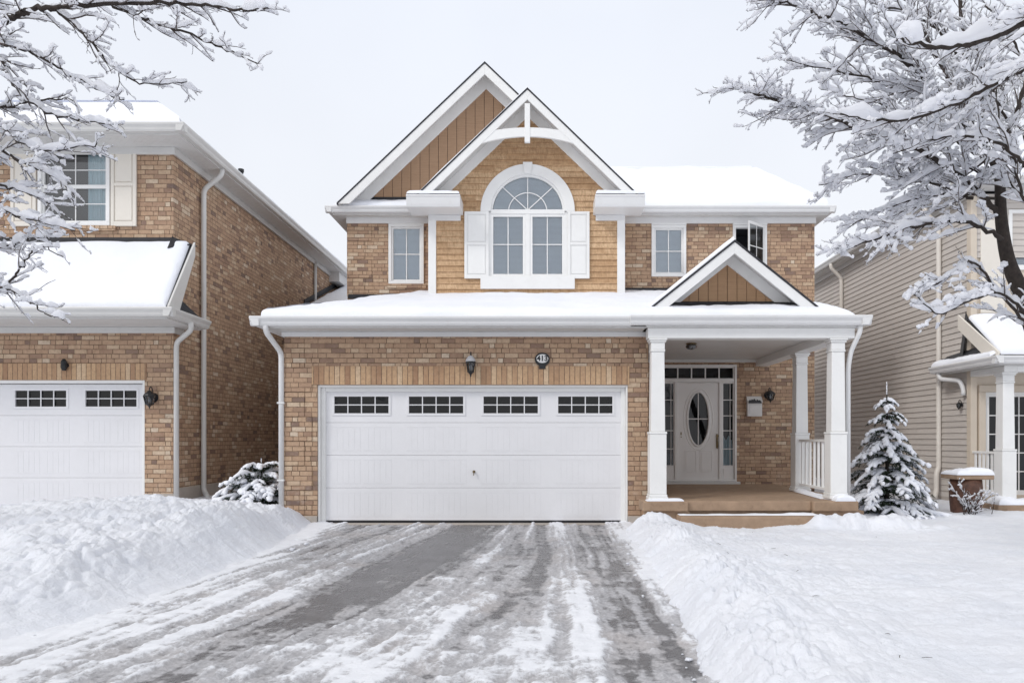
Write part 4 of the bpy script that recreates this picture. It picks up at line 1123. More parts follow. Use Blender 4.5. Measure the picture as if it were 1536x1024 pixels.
m = MB(); m.box(RX-.022, RX+.01, RY0+.12, RYB, -.3, .149); m.build('foundation', M['concrete'], T)
# tall stone-look panel with window head
m = MB(); m.box(wx(1470, RY0), wx(1506, RY0), RY0-.03, RY0-.001, wz(470, RY0), wz(330, RY0)); m.build('shutter', M['shutter'], T, bevel=.006)
window(T, *uw, RY0, fw=.07, nx=2, nz=2, cover='blind', mat='white')
# glazed doors
f = MB(); frame_boxes(f, wdx0, wdx1, wdz0, wdz1, .13, RY0-.045, RY0+.07); f.build('door_casing', M['beige'], T, bevel=.006)
for k in range(2):
    a = wdx0+.131+(wdx1-wdx0-.262)*k/2; b = wdx0+.131+(wdx1-wdx0-.262)*(k+1)/2
    m = MB(); frame_boxes(m, a, b, wdz0+.13, wdz1-.131, .09, RY0+.0, RY0+.05); gd2 = m.build('glass_door', M['white'], T, bevel=.005)
    g = MB(); g.quad((a+.08, RY0+.03, wdz0+.2), (b-.08, RY0+.03, wdz0+.2), (b-.08, RY0+.03, wdz1-.2), (a+.08, RY0+.03, wdz1-.2)); g.build('pane', M['darkglass'], gd2)
    m = MB(); z0_, z1_ = wdz0+.22, wdz1-.221
    for i in (1, 2, 3, 4): m.box(a+.09, b-.09, RY0+.012, RY0+.029, z0_+(z1_-z0_)*i/5-.01, z0_+(z1_-z0_)*i/5+.01)
    for i in (1, 2): m.box(a+.09+(b-a-.18)*i/3-.01, a+.09+(b-a-.18)*i/3+.01, RY0+.0125, RY0+.0285, z0_, z1_)
    m.build('glazing_grid', M['white'], gd2)
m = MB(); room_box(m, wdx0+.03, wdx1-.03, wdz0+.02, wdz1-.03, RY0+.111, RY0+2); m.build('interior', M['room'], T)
# eaves and roof
rgx = RX-.42
gutter_y(T, RY0-.45, RYB, rgx+.125, rez+.11, 1.05, 'ltrim', -1); gutter_x(T, rgx, RFAR, RY0-.32, rez+.107, 1.05, 'ltrim')
m = MB(); m.box(rgx+.125, RX+.01, RY0-.3, RYB, rez-.04, rez-.015); m.box(RX+.011, RFAR, RY0-.3, RY0+.02, rez-.041, rez-.016); m.build('soffit', M['soffit'], T)
m = MB(); m.box(RX-.045, RX-.025, RY0-.02, RYB, rez-.16, rez-.042); m.build('frieze', M['ltrim'], T)
m = MB(); a, b, c, d = Vector((rgx+.1, RY0-.4, rez+.1)), Vector((rgx+.1, RYB, rez+.1)), Vector((12.5, RYB, rez+2.4)), Vector((12.5, RY0+2.5, rez+2.4))
m.slab([a, d, c, b], (0,0,-.03)); m.slab([a, Vector((RFAR, RY0-.4, rez+.1)), d], (0,0,-.03)); m.slab([d, Vector((RFAR, RY0-.4, rez+.1)), Vector((RFAR, RYB, rez+.1)), c], (0,0,-.03)); m.build('roof', M['shingle'], T)
snow_slab(T, b, a, d, c, t=.12, n=(60, 24), rnd=(1,0,0,0), r=.14, lump=.03, seed=51)
snow_slab(T, a, Vector((RFAR, RY0-.4, rez+.1)), d, d, t=.12, n=(40, 24), rnd=(1,0,0,0), r=.14, lump=.03, seed=52)
dx_ = RX-.075
dy_ = 1100*dx_/(1408-BX)
downspout(T, [(rgx+.06, dy_, rez-.02), (rgx+.06, dy_, rez-.14), (dx_, dy_, rez-.42), (dx_, dy_, .75), (dx_-.06, dy_-.02, .62), (dx_-.06, dy_-.02, .25), (dx_-.16, dy_-.14, .12)], .05, 'lightpipe')
dy2 = 1100*dx_/(1262-BX)
downspout(T, [(rgx+.06, dy2, rez-.02), (rgx+.06, dy2, rez-.14), (dx_, dy2, rez-.42), (dx_, dy2, .3)], .05, 'lightpipe')
# porch
pgx = 8.1; pzg = 2.83
gutter_y(T, 13.0, 15.28, pgx+.13, pzg, 1.1, 'trim', -1); gutter_x(T, pgx, RFAR, 13.15, pzg-.003, 1.1, 'trim')
m = MB(); m.box(pgx+.13, RFAR, 13.151, RY0-.05, pzg-.155, pzg-.13); m.box(pgx+.131, RX-.025, RY0-.049, 15.27, pzg-.156, pzg-.131); m.build('porch_ceiling', M['ltrim'], T)
m = MB(); m.box(8.42, 8.66, 13.3, RY0-.05, 2.56, pzg-.157); m.box(8.661, RFAR, 13.301, 13.55, 2.561, pzg-.157); m.build('porch_beam', M['white'], T, bevel=.006)
pa, pb, pc, pd = Vector((8.22, 13.1, pzg+.02)), Vector((RFAR, 13.1, pzg+.02)), Vector((RFAR, RY0, 3.72)), Vector((8.38, RY0, 3.72))
m = MB(); m.slab([pa, pb, pc, pd], (0,0,-.03)); m.build('porch_roof', M['shingle'], T)
snow_slab(T, pa+Vector((.02,.02,0)), pb, pc+Vector((0,-.03,-.03)), pd+Vector((.02,-.03,-.03)), t=.14, n=(70, 30), rnd=(1,0,1,1), r=.14, lump=.03, seed=53)
m = MB(); m.prism_x([(13.12, pzg-.02), (13.12, pzg+.07), (RY0, 3.78), (RY0, 3.50), (13.45, pzg-.02)], 8.20, 8.235); m.build('rake_board', M['shutter'], T, bevel=.004)
m = MB(); m.slab([(8.2, 13.6, pzg+.02), (8.2, 15.2, pzg+.02), (RX-.03, 15.2, pzg+.22), (RX-.03, 14.0, pzg+.30)], (0,0,-.03)); m.build('corner_roof', M['flash'], T)
m = MB(); m.slab([(8.40, RY0-.01, 3.72), (8.455, RY0+.15, 3.86), (8.455, RY0+.35, 3.05), (8.36, RY0+.1, pzg+.1)], (-.012,0,0)); m.build('wall_flashing', M['flash'], T)
snow_slab(T, (8.12, 13.2, pzg+.003), (8.12, 15.22, pzg+.003), (8.34, 15.22, pzg+.09), (8.3, 13.2, pzg+.09), t=.07, n=(30, 8), rnd=(1,1,1,1), r=.1, lump=.04, seed=54)
column(T, 8.53, 13.45, .16, 2.56, 1.17, .26, .215)
m = MB(); m.box(8.2, 12.5, 13.12, RY0-.05, -.1, .159); m.build('porch_floor', M['stone'], T, bevel=.015)
snow_slab(T, (8.22, 13.14, .157), (9.1, 13.14, .157), (8.95, 13.45, .157), (8.25, 13.6, .157), t=.1, n=(20, 12), rnd=(1,1,1,1), r=.18, lump=.1, seed=55)
railing(T, (8.50, 13.6, 0), (8.50, RY0-.03, 0), 1.09, .36, 6); 
downspout(T, [(8.2, 15.1, pzg-.14), (8.2, 15.02, pzg-.26), (8.36, 14.6, pzg-.32), (8.40, 14.55, pzg-.5), (8.40, 14.55, pzg-.62)], .045, 'trim')
lantern('small wall lantern on the taupe siding beside the glass doors of the right house', RX-.03, 14.66, wz(614, 14.6), .18, .09, side=(-1, 0))
# ================================================================ ground, driveway, snow
def big_ground():
    m = MB(); m.quad((-150,-60,-.35), (150,-60,-.35), (150,240,-.35), (-150,240,-.35))
    o = m.build('ground', M['snow']); tag(o, 'flat snow-covered ground beyond the houses', 'ground', 'structure')
big_ground()
def drive_z(y): return -.015*(11.4-y)

def driveway_mat():
    m = NT('icy_asphalt'); P, x, y, z = m.pos()
    a = m.n('ShaderNodeAttribute'); a.attribute_name = 'cover'
    f1 = m.noise(26, 7, .75); f2 = m.noise(5, 5, .65); f3 = m.noise(110, 4, .7)
    st = m.noise(1, 6, .7, m.vec(m.math('MULTIPLY', x, 22.0), m.math('MULTIPLY', y, 5.0), 0.0))
    cov = m.math('ADD', a.outputs['Fac'], m.math('MULTIPLY', m.math('SUBTRACT', f1, .5), .8))
    cov = m.math('ADD', cov, m.math('MULTIPLY', m.math('SUBTRACT', st, .5), .5))
    asph = m.mix(m.remap(f3, .35, .7), (.085,.082,.085,1), (.165,.16,.166,1))
    asph = m.mix(m.remap(f2, .4, .7, 0, .7), asph, (.22,.216,.224,1))
    frost = m.mix(m.remap(f1, .3, .7), (.34,.335,.35,1), (.62,.615,.64,1))
    tan = m.remap(m.noise(1.1, 3), .5, .7, 0, .35)
    frost = m.mix(tan, frost, (.5,.44,.41,1))
    sn = m.mix(m.remap(f2, .3, .7), (.76,.775,.82,1), (.86,.875,.92,1))
    c = m.mix(m.remap(cov, .14, .52, 0, 1, True), asph, frost)
    c = m.mix(m.remap(cov, .62, .98, 0, 1, True), c, sn)
    rough = m.remap(cov, .1, .5, .2, .65)
    hgt = m.math('ADD', m.math('MULTIPLY', m.remap(cov, .2, .9), .8), m.math('MULTIPLY', f1, 1.1))
    n1 = m.bump(hgt, .7, .016); n2 = m.bump(f3, .35, .004, n1)
    return m.done(c, rough, n2, spec=.4)
M['driveway'] = driveway_mat()

def edge_left(y): return np.interp(y, [1.0,4.8,5.7,7,9,10.6,11.2,11.44,11.62,30], [-4.1,-3.75,-3.45,-3.25,-3.28,-3.40,-3.48,-3.52,-3.95,-3.95])
def edge_right(y): return np.interp(y, [1.0,4.3,6,8,10.5,11.2,11.4,30], [.95,1.04,1.10,1.20,1.25,1.34,1.42,1.45])
def driveway():
    xs = np.concatenate([np.arange(-6.5, -4.0, .1), np.arange(-4.0, 1.9, .022), np.arange(1.9, 2.6, .1)])
    ys = []; y = 1.0
    while y < 11.62: ys.append(y); y += .0042*y if y > 3 else .05
    ys = np.array(ys+[11.62])
    X, Y = np.meshgrid(xs, ys)
    wob = (fbm(X*.6, Y*.35, 3, 77)-.5)*.22
    sh = np.interp(X, [-3.6, -1.6, -.6, .2], [.20, .17, .11, .0])*(10.6-Y)
    Xp = X+sh+wob
    lane = np.interp(Xp, [-4.2,-3.55,-3.3,-3.0,-2.85,-2.3,-2.12,-2.05,-1.9,-1.82,-1.75,-1.66,-1.5,-1.38,-.75,-.62,-.5,-.14,-.06,.04,.1,.2,.38,.48,.60,.95,1.08,1.3],
                         [1.1,1.0,.62,.34,.20,.22,.38,.66,.78,.42,.46,.84,.62,.20,.12,.46,.56,.58,.14,.16,.60,.90,.82,.34,.24,.30,.72,1.0])
    near = sstep(9.3, 4.6, Y)
    n1 = fbm(X*1.7, Y*.55, 5, 11, .62)-.5; n2 = fbm(X*7, Y*2.2, 5, 23, .66)-.5; n3 = billow(X*9, Y*7, 4, 31)-.5; n4 = fbm(X*3.2, Y*5.0, 5, 37, .72)-.5; n5 = fbm(Xp*13, Y*.35, 4, 41, .6)-.5
    cover = lane*.86+.22*near*(.5+1.2*(fbm(X*.7, Y*.6, 3, 5)))+.02+n1*.30*(1+.6*near)+n2*.46+n3*.50+n4*(.34+.45*near)+n5*1.05-.09*near
    cover = cover-.30*np.exp(-((X-.82)/.28)**2)*sstep(6.8, 5.0, Y)*sstep(3.8, 4.6, Y)-.25*np.exp(-((Xp+1.05)/.32)**2)*sstep(4.7, 6.5, Y)
    cover = cover+.26*sstep(6.6, 4.9, Y)*sstep(.4, .15, lane)*(.4+1.2*fbm(X*1.4, Y*1.8, 3, 57))
    cover = cover+.75*np.exp(-(np.clip(X-edge_left(Y), 0, 9)/.42)**2)*(.6+.8*fbm(X*2, Y*2, 3, 55))+.25*np.exp(-(np.clip(edge_right(Y)-X, 0, 9)/.16)**2)
    cover = np.clip(cover, -.3, 1.3)
    Z = drive_z(Y)+.018*sstep(.35, .95, cover)+.02*sstep(.4, 1.0, cover)*(n3+.5)+.012*np.clip(n2, 0, 1)*sstep(.4, .8, cover)
    Z += .03*sstep(.8, 1.1, lane)*(billow(X*4, Y*3, 3, 8))
    o = grid_obj('driveway', np.stack([X, Y, Z], -1), len(xs), len(ys), M['driveway'], attr=cover)
    tag(o, 'grey asphalt driveway streaked with icy snow and tyre tracks', 'driveway', 'structure')
driveway()

def rows(y0, y1, k=.0046):
    r = [y0]
    while r[-1] < y1: r.append(r[-1]+max(.012, k*r[-1]) if r[-1] < 13 else r[-1]+.25)
    return np.array(r)
def snowfield(name, side, label):
    ys = rows(1.2, 28)
    s = np.linspace(0, 1, 420); T = -.04+.35*s+2.2*s**2+4.5*s**3.2+5*s**7
    S, Y = np.meshgrid(T, ys)
    ef = edge_left(Y) if side < 0 else edge_right(Y)
    ef = ef+((fbm(Y*1.3, Y*0+side, 3, 61)-.5)*.16+(fbm(Y*6, Y*0+side, 3, 62)-.5)*.10+(fbm(Y*19, Y*0+side, 3, 63)-.5)*.05)*sstep(11.4, 10.8, Y)*np.exp(-np.clip(S, 0, 9)/.28)
    X = ef+side*S
    t = np.clip(S, 0, 50)
    big = fbm(X*.9, Y*.9, 3, 71)-.5; med = fbm(X*3, Y*3, 4, 72)-.5; wx_ = X+.12*(fbm(X*4, Y*4, 3, 101)-.5); wy_ = Y+.12*(fbm(X*4, Y*4, 3, 102)-.5); cl = lumps(wx_*3.6, wy_*3.6, 73); cl2 = lumps(wx_*9.5, wy_*9.5, 79); cl3 = lumps(wx_*21, wy_*21, 83); fine = billow(X*13, Y*13, 4, 74)-.5
    patch = sstep(.38, .62, fbm(X*1.1, Y*1.1, 3, 75))
    if side < 0:
        H = np.interp(Y, [1,4.3,5.2,6.2,7.5,8.6,9.5,10.3,10.9,11.3,12,30], [.06,.10,.20,.36,.50,.57,.53,.40,.31,.26,.27,.30])
        H = .86*H*np.interp(X, [-9,-7,-5.6,-5.0,-4.5,-4.0,-3.4], [.74,.80,.95,1.0,.95,.80,.68])
        wall = sstep(0, np.interp(Y, [4,7,10,11.5], [.75,.8,.6,.3]), t)
        prof = .10*np.sqrt(np.clip(t/.05, 0, 1))*np.clip(wall*3+.6, 0, 1)
        Z = prof*.55+H*wall
        rough = np.interp(Y, [1,10.6,11.5,30], [1,1,.25,.2])
        Z += wall*rough*(big*.12+med*.09+(.35+.65*patch)*(cl*.072+cl2*.050+cl3*.022)+fine*.034)
        base = drive_z(Y)-.012
    else:
        lawn = np.interp(Y, [1,3.5,5,7,9,10.5,12,14,30], [.06,.16,.17,.15,.10,.055,.035,.05,.05])-.03*sstep(1.5, 6, t)
        bank = np.interp(Y, [1,4,6,8,10,11.4], [.05,.06,.08,.09,.08,.05])*np.exp(-((t-.45)/.42)**2)
        wall = np.sqrt(np.clip(t/.16, 0, 1))*.55+.45*sstep(0, .42, t)
        Z = (lawn+bank)*wall
        for mx, my, h, rx, ry in ((1.62,10.62,.13,.36,.22), (1.45,10.0,.06,.35,.5), (4.45,10.55,.12,.75,.16), (3.95,10.45,.07,.16,.15), (5.4,10.7,.05,.6,.4), (2.3,10.35,.03,.4,.2), (7.4,12.6,.03,.8,.4)):
            Z += h*np.exp(-((X-mx)/rx)**2-((Y-my)/ry)**2)
        edge = np.exp(-(t/.9)**2)
        mound = np.exp(-((Y-10.55)/.35)**2)*sstep(2.2, 1.2, X)+np.exp(-((Y-10.5)/.25)**2)*sstep(3.7, 4.0, X)*sstep(6.5, 5.2, X)
        amp = .55+.45*edge+.5*mound
        Z += wall*amp*(big*.08+med*.08+(.35+.65*patch)*(cl*.06*np.clip(.4+edge+mound, 0, 1.3)+cl2*.046*np.clip(.5+edge+mound, 0, 1.3)+cl3*.020)+fine*.030)
        Z += wall*.03*(billow(X*1.5, Y*2.6, 3, 90)-.5)*sstep(13, 11, Y)
        base = drive_z(Y)-.012
    Z = base+Z*np.clip((S+.04)/.04, 0, 1)
    o = grid_obj(name, np.stack([X, Y, Z], -1), S.shape[1], S.shape[0], M['snow'])
    tag(o, label, 'snow', 'stuff')
snowfield('snow_bank', -1, 'shovelled snow bank heaped along the left edge of the driveway')
snowfield('snow_lawn', 1, 'lumpy snow-covered lawn right of the driveway, below the porch steps')

def lump_at(m, rng, c, r, n=7):
    rings = (-.9, -.35, .25, .75); vs = []
    sx, sy, sz = rng.uniform(.7, 1.4), rng.uniform(.7, 1.3), rng.uniform(.5, .95); rot = rng.random()*6.28
    for p in rings:
        for k in range(n):
            a = rot+6.283*k/n; q = r*rng.uniform(.72, 1.25)
            vs.append(c+Vector((q*sx*math.cos(a)*math.cos(p), q*sy*math.sin(a)*math.cos(p), q*sz*math.sin(p))))
    vs.append(c+Vector((0, 0, r*sz))); t = len(rings)
    fs = [(a*n+k, a*n+(k+1) % n, (a+1)*n+(k+1) % n, (a+1)*n+k) for a in range(t-1) for k in range(n)]+[((t-1)*n+k, (t-1)*n+(k+1) % n, t*n) for k in range(n)]
    m.add(vs, fs)
def clods():                                     # crumbs broken off the banks, lying on the driveway
    rng = random.Random(5); m = MB()
    for c in range(46):
        y0 = 3.6+7.4*rng.random(); left = rng.random() < .6
        for i in range(rng.randint(3, 16)):
            y = y0+rng.gauss(0, .22)
            if y > 11.2 or y < 3.2: continue
            x = float(edge_left(y))+abs(rng.gauss(0, .16))-.03 if left else float(edge_right(y))-abs(rng.gauss(0, .10))+.03
            r = .005+.024*rng.random()**3.5
            lump_at(m, rng, Vector((x, y, drive_z(y)+.008+r*.25)), r)
    o = m.build('snow_crumbs', M['snow'], None, smooth=True); tag(o, 'loose crumbs of snow fallen onto the driveway edges', 'snow', 'stuff')
clods()
def litter():
    rng = random.Random(15); m = MB()
    dg = bpy.data.objects['snow_lawn'].data; co = np.empty(len(dg.vertices)*3, dtype=np.float32); dg.vertices.foreach_get('co', co); co = co.reshape(-1, 3)
    sel = co[(co[:, 0] > 1.5) & (co[:, 0] < 6) & (co[:, 1] > 4) & (co[:, 1] < 11)]
    for i in range(30):
        p = Vector(sel[rng.randrange(len(sel))]); a = rng.random()*6.28; L = rng.uniform(.01, .07)
        d = Vector((math.cos(a), math.sin(a), rng.uniform(-.1, .25)))
        m.tube([p+UP_*.002, p+d*L*.5+UP_*.006, p+d*L+Vector((rng.gauss(0, .006), rng.gauss(0, .006), .004))], [.0016, .0022, .0012], 4)
    o = m.build('twig_litter', M['bark']); tag(o, 'tiny dark twig fragments scattered on the snowy lawn', 'twigs', 'stuff')
UP_ = Vector((0, 0, 1)); litter()
# ================================================================ trees and shrubs
UP = Vector((0, 0, 1))
class TreeGrower:
    def __init__(self, seed, snow=1.0, cov=(.97, .92, .45)):
        self.cov = cov; self.rng = random.Random(seed); self.twig = MB(); self.snow = MB(); self.s = snow
    def wander(self, p, d, L, n, jit, droop, zig=0.0):
        rng = self.rng; pts = [p.copy()]; d = d.normalized(); st = L/n
        side = d.cross(UP)
        if side.length < .05: side = Vector((1, 0, 0))
        side.normalize()
        for i in range(n):
            d = d+Vector((rng.gauss(0, jit), rng.gauss(0, jit), rng.gauss(0, jit)))+UP*droop/n
            dd = d+side*(zig if i % 2 else -zig)
            d.normalize(); pts.append(pts[-1]+dd.normalized()*st)
        return pts
    def load(self, pts, r, rs, cover=.8, sides=6):
        """snow lying along the upper side of a branch, in broken runs"""
        rng = self.rng; n = len(pts)-1; L = sum((pts[i+1]-pts[i]).length for i in range(n))
        t = rng.random()*.1
        while t < .97:
            run = min(1.0, t+rng.uniform(.16, .55)*(1 if L > .25 else 1.8))
            if rng.random() < cover:
                k = max(3, int((run-t)*L/(rs*1.6))); k = min(k, 26)
                c, q = [], []
                for i in range(k+1):
                    u = (t+(run-t)*i/k)*n; j = min(int(u), n-1); p = pts[j].lerp(pts[j+1], u-j)
                    tg = (pts[j+1]-pts[j]).normalized(); flat = max(0.0, 1-(abs(tg.z)/.88)**2)**.5
                    rr = r if not hasattr(r, '__len__') else r[j]+(r[j+1]-r[j])*(u-j)
                    e = math.sin(math.pi*min(1, max(0, (i+.25)/(k+.5))))**.5
                    w = rs*self.s*flat*e*rng.uniform(.5, 1.35)
                    c.append(p+UP*(rr*.8+w*.78)+Vector((rng.gauss(0, .1), rng.gauss(0, .1), 0))*w); q.append(max(w, .002))
                self.snow.tube(c, q, sides)
            t = run+rng.uniform(.0, .12)
    def child_dir(self, tg, ang, updir):
        rng = self.rng; s = tg.cross(UP)
        if s.length < .1: s = Vector((1, 0, 0))
        s.normalize(); u = s.cross(tg).normalized(); ph = rng.choice((-1, 1))
        side = s*ph*rng.uniform(.35, 1)+u*rng.uniform(-.6, .5)
        side.normalize()
        return (tg*math.cos(ang)+side*math.sin(ang)+UP*updir).normalized()
    def branch(self, pts, r0, r1, level, dens=1.0, scale=1.0):
        rng = self.rng; n = len(pts)
        rad = [r0+(r1-r0)*i/(n-1) for i in range(n)]
        P = (dict(sp=.070, len=(.45, 1.3), ang=(.40, .9), jit=.085, droop=.02, r=.0075, rs=.029, n=11),
             dict(sp=.066, len=(.14, .46), ang=(.40, 1.0), jit=.14, droop=.04, r=.0038, rs=.0185, n=6),
             dict(sp=.060, len=(.05, .15), ang=(.45, 1.1), jit=.26, droop=.2, r=.0027, rs=.0115, n=4))[level]
        L = sum((pts[i+1]-pts[i]).length for i in range(n-1))
        d = (P['sp']/dens)*rng.random()+(.06 if level else .2)
        acc = 0; i = 0
        while d < L:
            while i < n-2 and acc+(pts[i+1]-pts[i]).length < d: acc += (pts[i+1]-pts[i]).length; i += 1
            seg = (pts[i+1]-pts[i]); u = min(1, (d-acc)/max(seg.length, 1e-6)); p = pts[i]+seg*u; tg = seg.normalized()
            f = d/L
            ln = rng.uniform(*P['len'])*scale*(1.0-.72*f)
            dr = self.child_dir(tg, rng.uniform(*P['ang']), .03)
            cp = self.wander(p, dr, ln, P['n'], P['jit'], P['droop'], .12 if level else .05)
            rr = min(P['r'], max(.0022, (rad[i]*.62)))
            self.twig.tube(cp, [rr+(.0018-rr)*k/P['n'] for k in range(P['n']+1)], 4 if level == 0 else 3, cap=False)
            self.load(cp, rr*.6, P['rs']*rng.uniform(.7, 1.3), self.cov[level], 6 if level < 2 else 5)
            if level < 2: self.branch(cp, rr, .0016, level+1, dens, scale)
            d += P['sp']/dens*rng.uniform(.55, 1.5)
    def limb(self, pts, r0, r1, dens=1.0, scale=1.0, snow=.05, cover=.95):
        pts = smooth_path(pts, 7)
        pts = [p+Vector((self.rng.gauss(0, .008), self.rng.gauss(0, .008), self.rng.gauss(0, .008))) for p in pts]
        n = len(pts); rad = [r0+(r1-r0)*i/(n-1) for i in range(n)]
        self.load(pts, rad, snow, cover, 8)
        self.branch(pts, r0, r1, 0, dens, scale)
        # the tip carries on as a twig
        m = MB(); m.tube(pts, rad, 8)
        return m
def pxline(pts, d0, d1): return [at(x, y, d0+(d1-d0)*i/(len(pts)-1)) for i, (x, y) in enumerate(pts)]
def wall_bark(mb, name, parent): return mb.build(name, M['bark'], parent, smooth=True)

def right_tree():
    D = 7.2
    t = thing('bare_tree', 'leaning bare tree on the right, every branch loaded with snow, before the taupe house', 'tree', (wx(1650, D), D, 0), 'snow-laden bare trees')
    g = TreeGrower(11)
    def rm(px): return px/FOC*D
    trunk = smooth_path(pxline([(1668, 930), (1640, 780), (1600, 620), (1560, 520), (1532, 440), (1512, 390), (1502, 330), (1499, 268), (1488, 238)], D, D), 6)
    n = len(trunk); m = MB(); m.tube(trunk, [rm(18-12.5*min(1, i/(n-1))**.9) for i in range(n)], 14)
    g.load(trunk[int(n*.45):], rm(7), .045, .8)
    wall_bark(m, 'trunk', t)
    limbs = [  # outline in bearings, distance at start and end, radii in metres, density, scale, snow
        ([(1499,324),(1460,281),(1401,238),(1343,211),(1284,191),(1216,164),(1168,152),(1128,139),(1104,131)], 7.2, 6.5, .028, .006, 1.15, .95, .042),
        ([(1484,234),(1437,172),(1401,133),(1343,82),(1284,47),(1236,25),(1196,8),(1140,0)], 7.2, 6.4, .029, .006, 1.15, .95, .045),
        ([(1640,-30),(1536,35),(1464,62),(1394,70),(1350,58)], 5.4, 5.2, .03, .008, .55, .7, .085),
        ([(1620,60),(1536,102),(1480,133),(1401,168),(1323,181),(1262,170)], 6.2, 6.0, .026, .006, .75, .8, .06),
        ([(1502,358),(1460,336),(1413,332),(1355,344),(1284,367),(1252,377)], 7.1, 6.8, .022, .005, 1.0, .7, .045),
        ([(1560,520),(1536,481),(1492,432),(1458,393),(1414,422),(1361,444)], 6.9, 6.7, .018, .005, .9, .55, .034),
        ([(1540,470),(1500,440),(1455,452),(1405,470),(1372,440)], 6.6, 6.2, .014, .004, .8, .5, .03),
        ([(1484,234),(1464,156),(1448,78),(1437,-10)], 7.3, 7.7, .030, .018, .8, .85, .03),
        ([(1464,200),(1440,150),(1410,95),(1380,40),(1352,-20)], 7.4, 7.9, .022, .010, .9, .85, .035),
        ([(1499,268),(1507,222),(1530,156),(1555,60),(1570,-20)], 7.2, 7.4, .030, .016, .8, .85, .03),
        ([(1470,180),(1440,140),(1420,60),(1400,-20)], 7.8, 8.4, .02, .01, .8, .85, .035),
        ([(1460,300),(1400,275),(1340,262),(1280,262),(1228,280)], 7.4, 7.6, .018, .004, 1.0, .75, .04),
        ([(1500,300),(1430,290),(1370,300),(1310,320),(1256,352)], 7.7, 7.9, .016, .004, .95, .75, .035),
        ([(1440,172),(1380,150),(1310,120),(1240,105),(1170,88)], 7.6, 7.6, .018, .004, .85, .75, .035),
        ([(1536,250),(1500,215),(1450,205),(1395,210),(1330,236)], 6.5, 6.3, .016, .004, .8, .7, .04),
        ([(1570,330),(1536,300),(1520,240),(1500,190),(1495,120)], 6.6, 6.6, .016, .006, .7, .7, .03),
        ([(1437,80),(1400,40),(1350,15),(1290,0),(1250,-10)], 7.9, 8.2, .015, .004, .75, .7, .035),
        ([(1560,360),(1530,290),(1480,262),(1420,250),(1352,282)], 7.0, 7.1, .015, .004, .9, .7, .035),
        ([(1499,268),(1462,232),(1410,196),(1350,168),(1290,148),(1226,132)], 8.0, 8.3, .016, .004, .95, .8, .035),
        ([(1510,180),(1480,120),(1462,70),(1440,20)], 7.0, 6.9, .013, .004, .9, .7, .03),
        ([(1545,230),(1520,170),(1490,110),(1475,50)], 8.0, 8.2, .014, .005, .9, .8, .03),
        ([(1484,234),(1452,262),(1405,300),(1350,318),(1300,345)], 7.9, 8.1, .014, .004, .95, .7, .032),
        ([(1580,150),(1545,110),(1520,60),(1480,10)], 7.5, 7.6, .018, .008, .8, .7, .035),
    ]
    for i, (pts, d0, d1, r0, r1, dn, sc, sn) in enumerate(limbs):
        wall_bark(g.limb(pxline(pts, d0, d1), r0, r1, dn*1.0, sc, sn), 'limb', t)
    o = g.twig.build('twigs', M['twig'], t); o['kind'] = 'stuff'
    o = g.snow.build('branch_snow', M['treesnow'], t, smooth=True); o['kind'] = 'stuff'
right_tree()

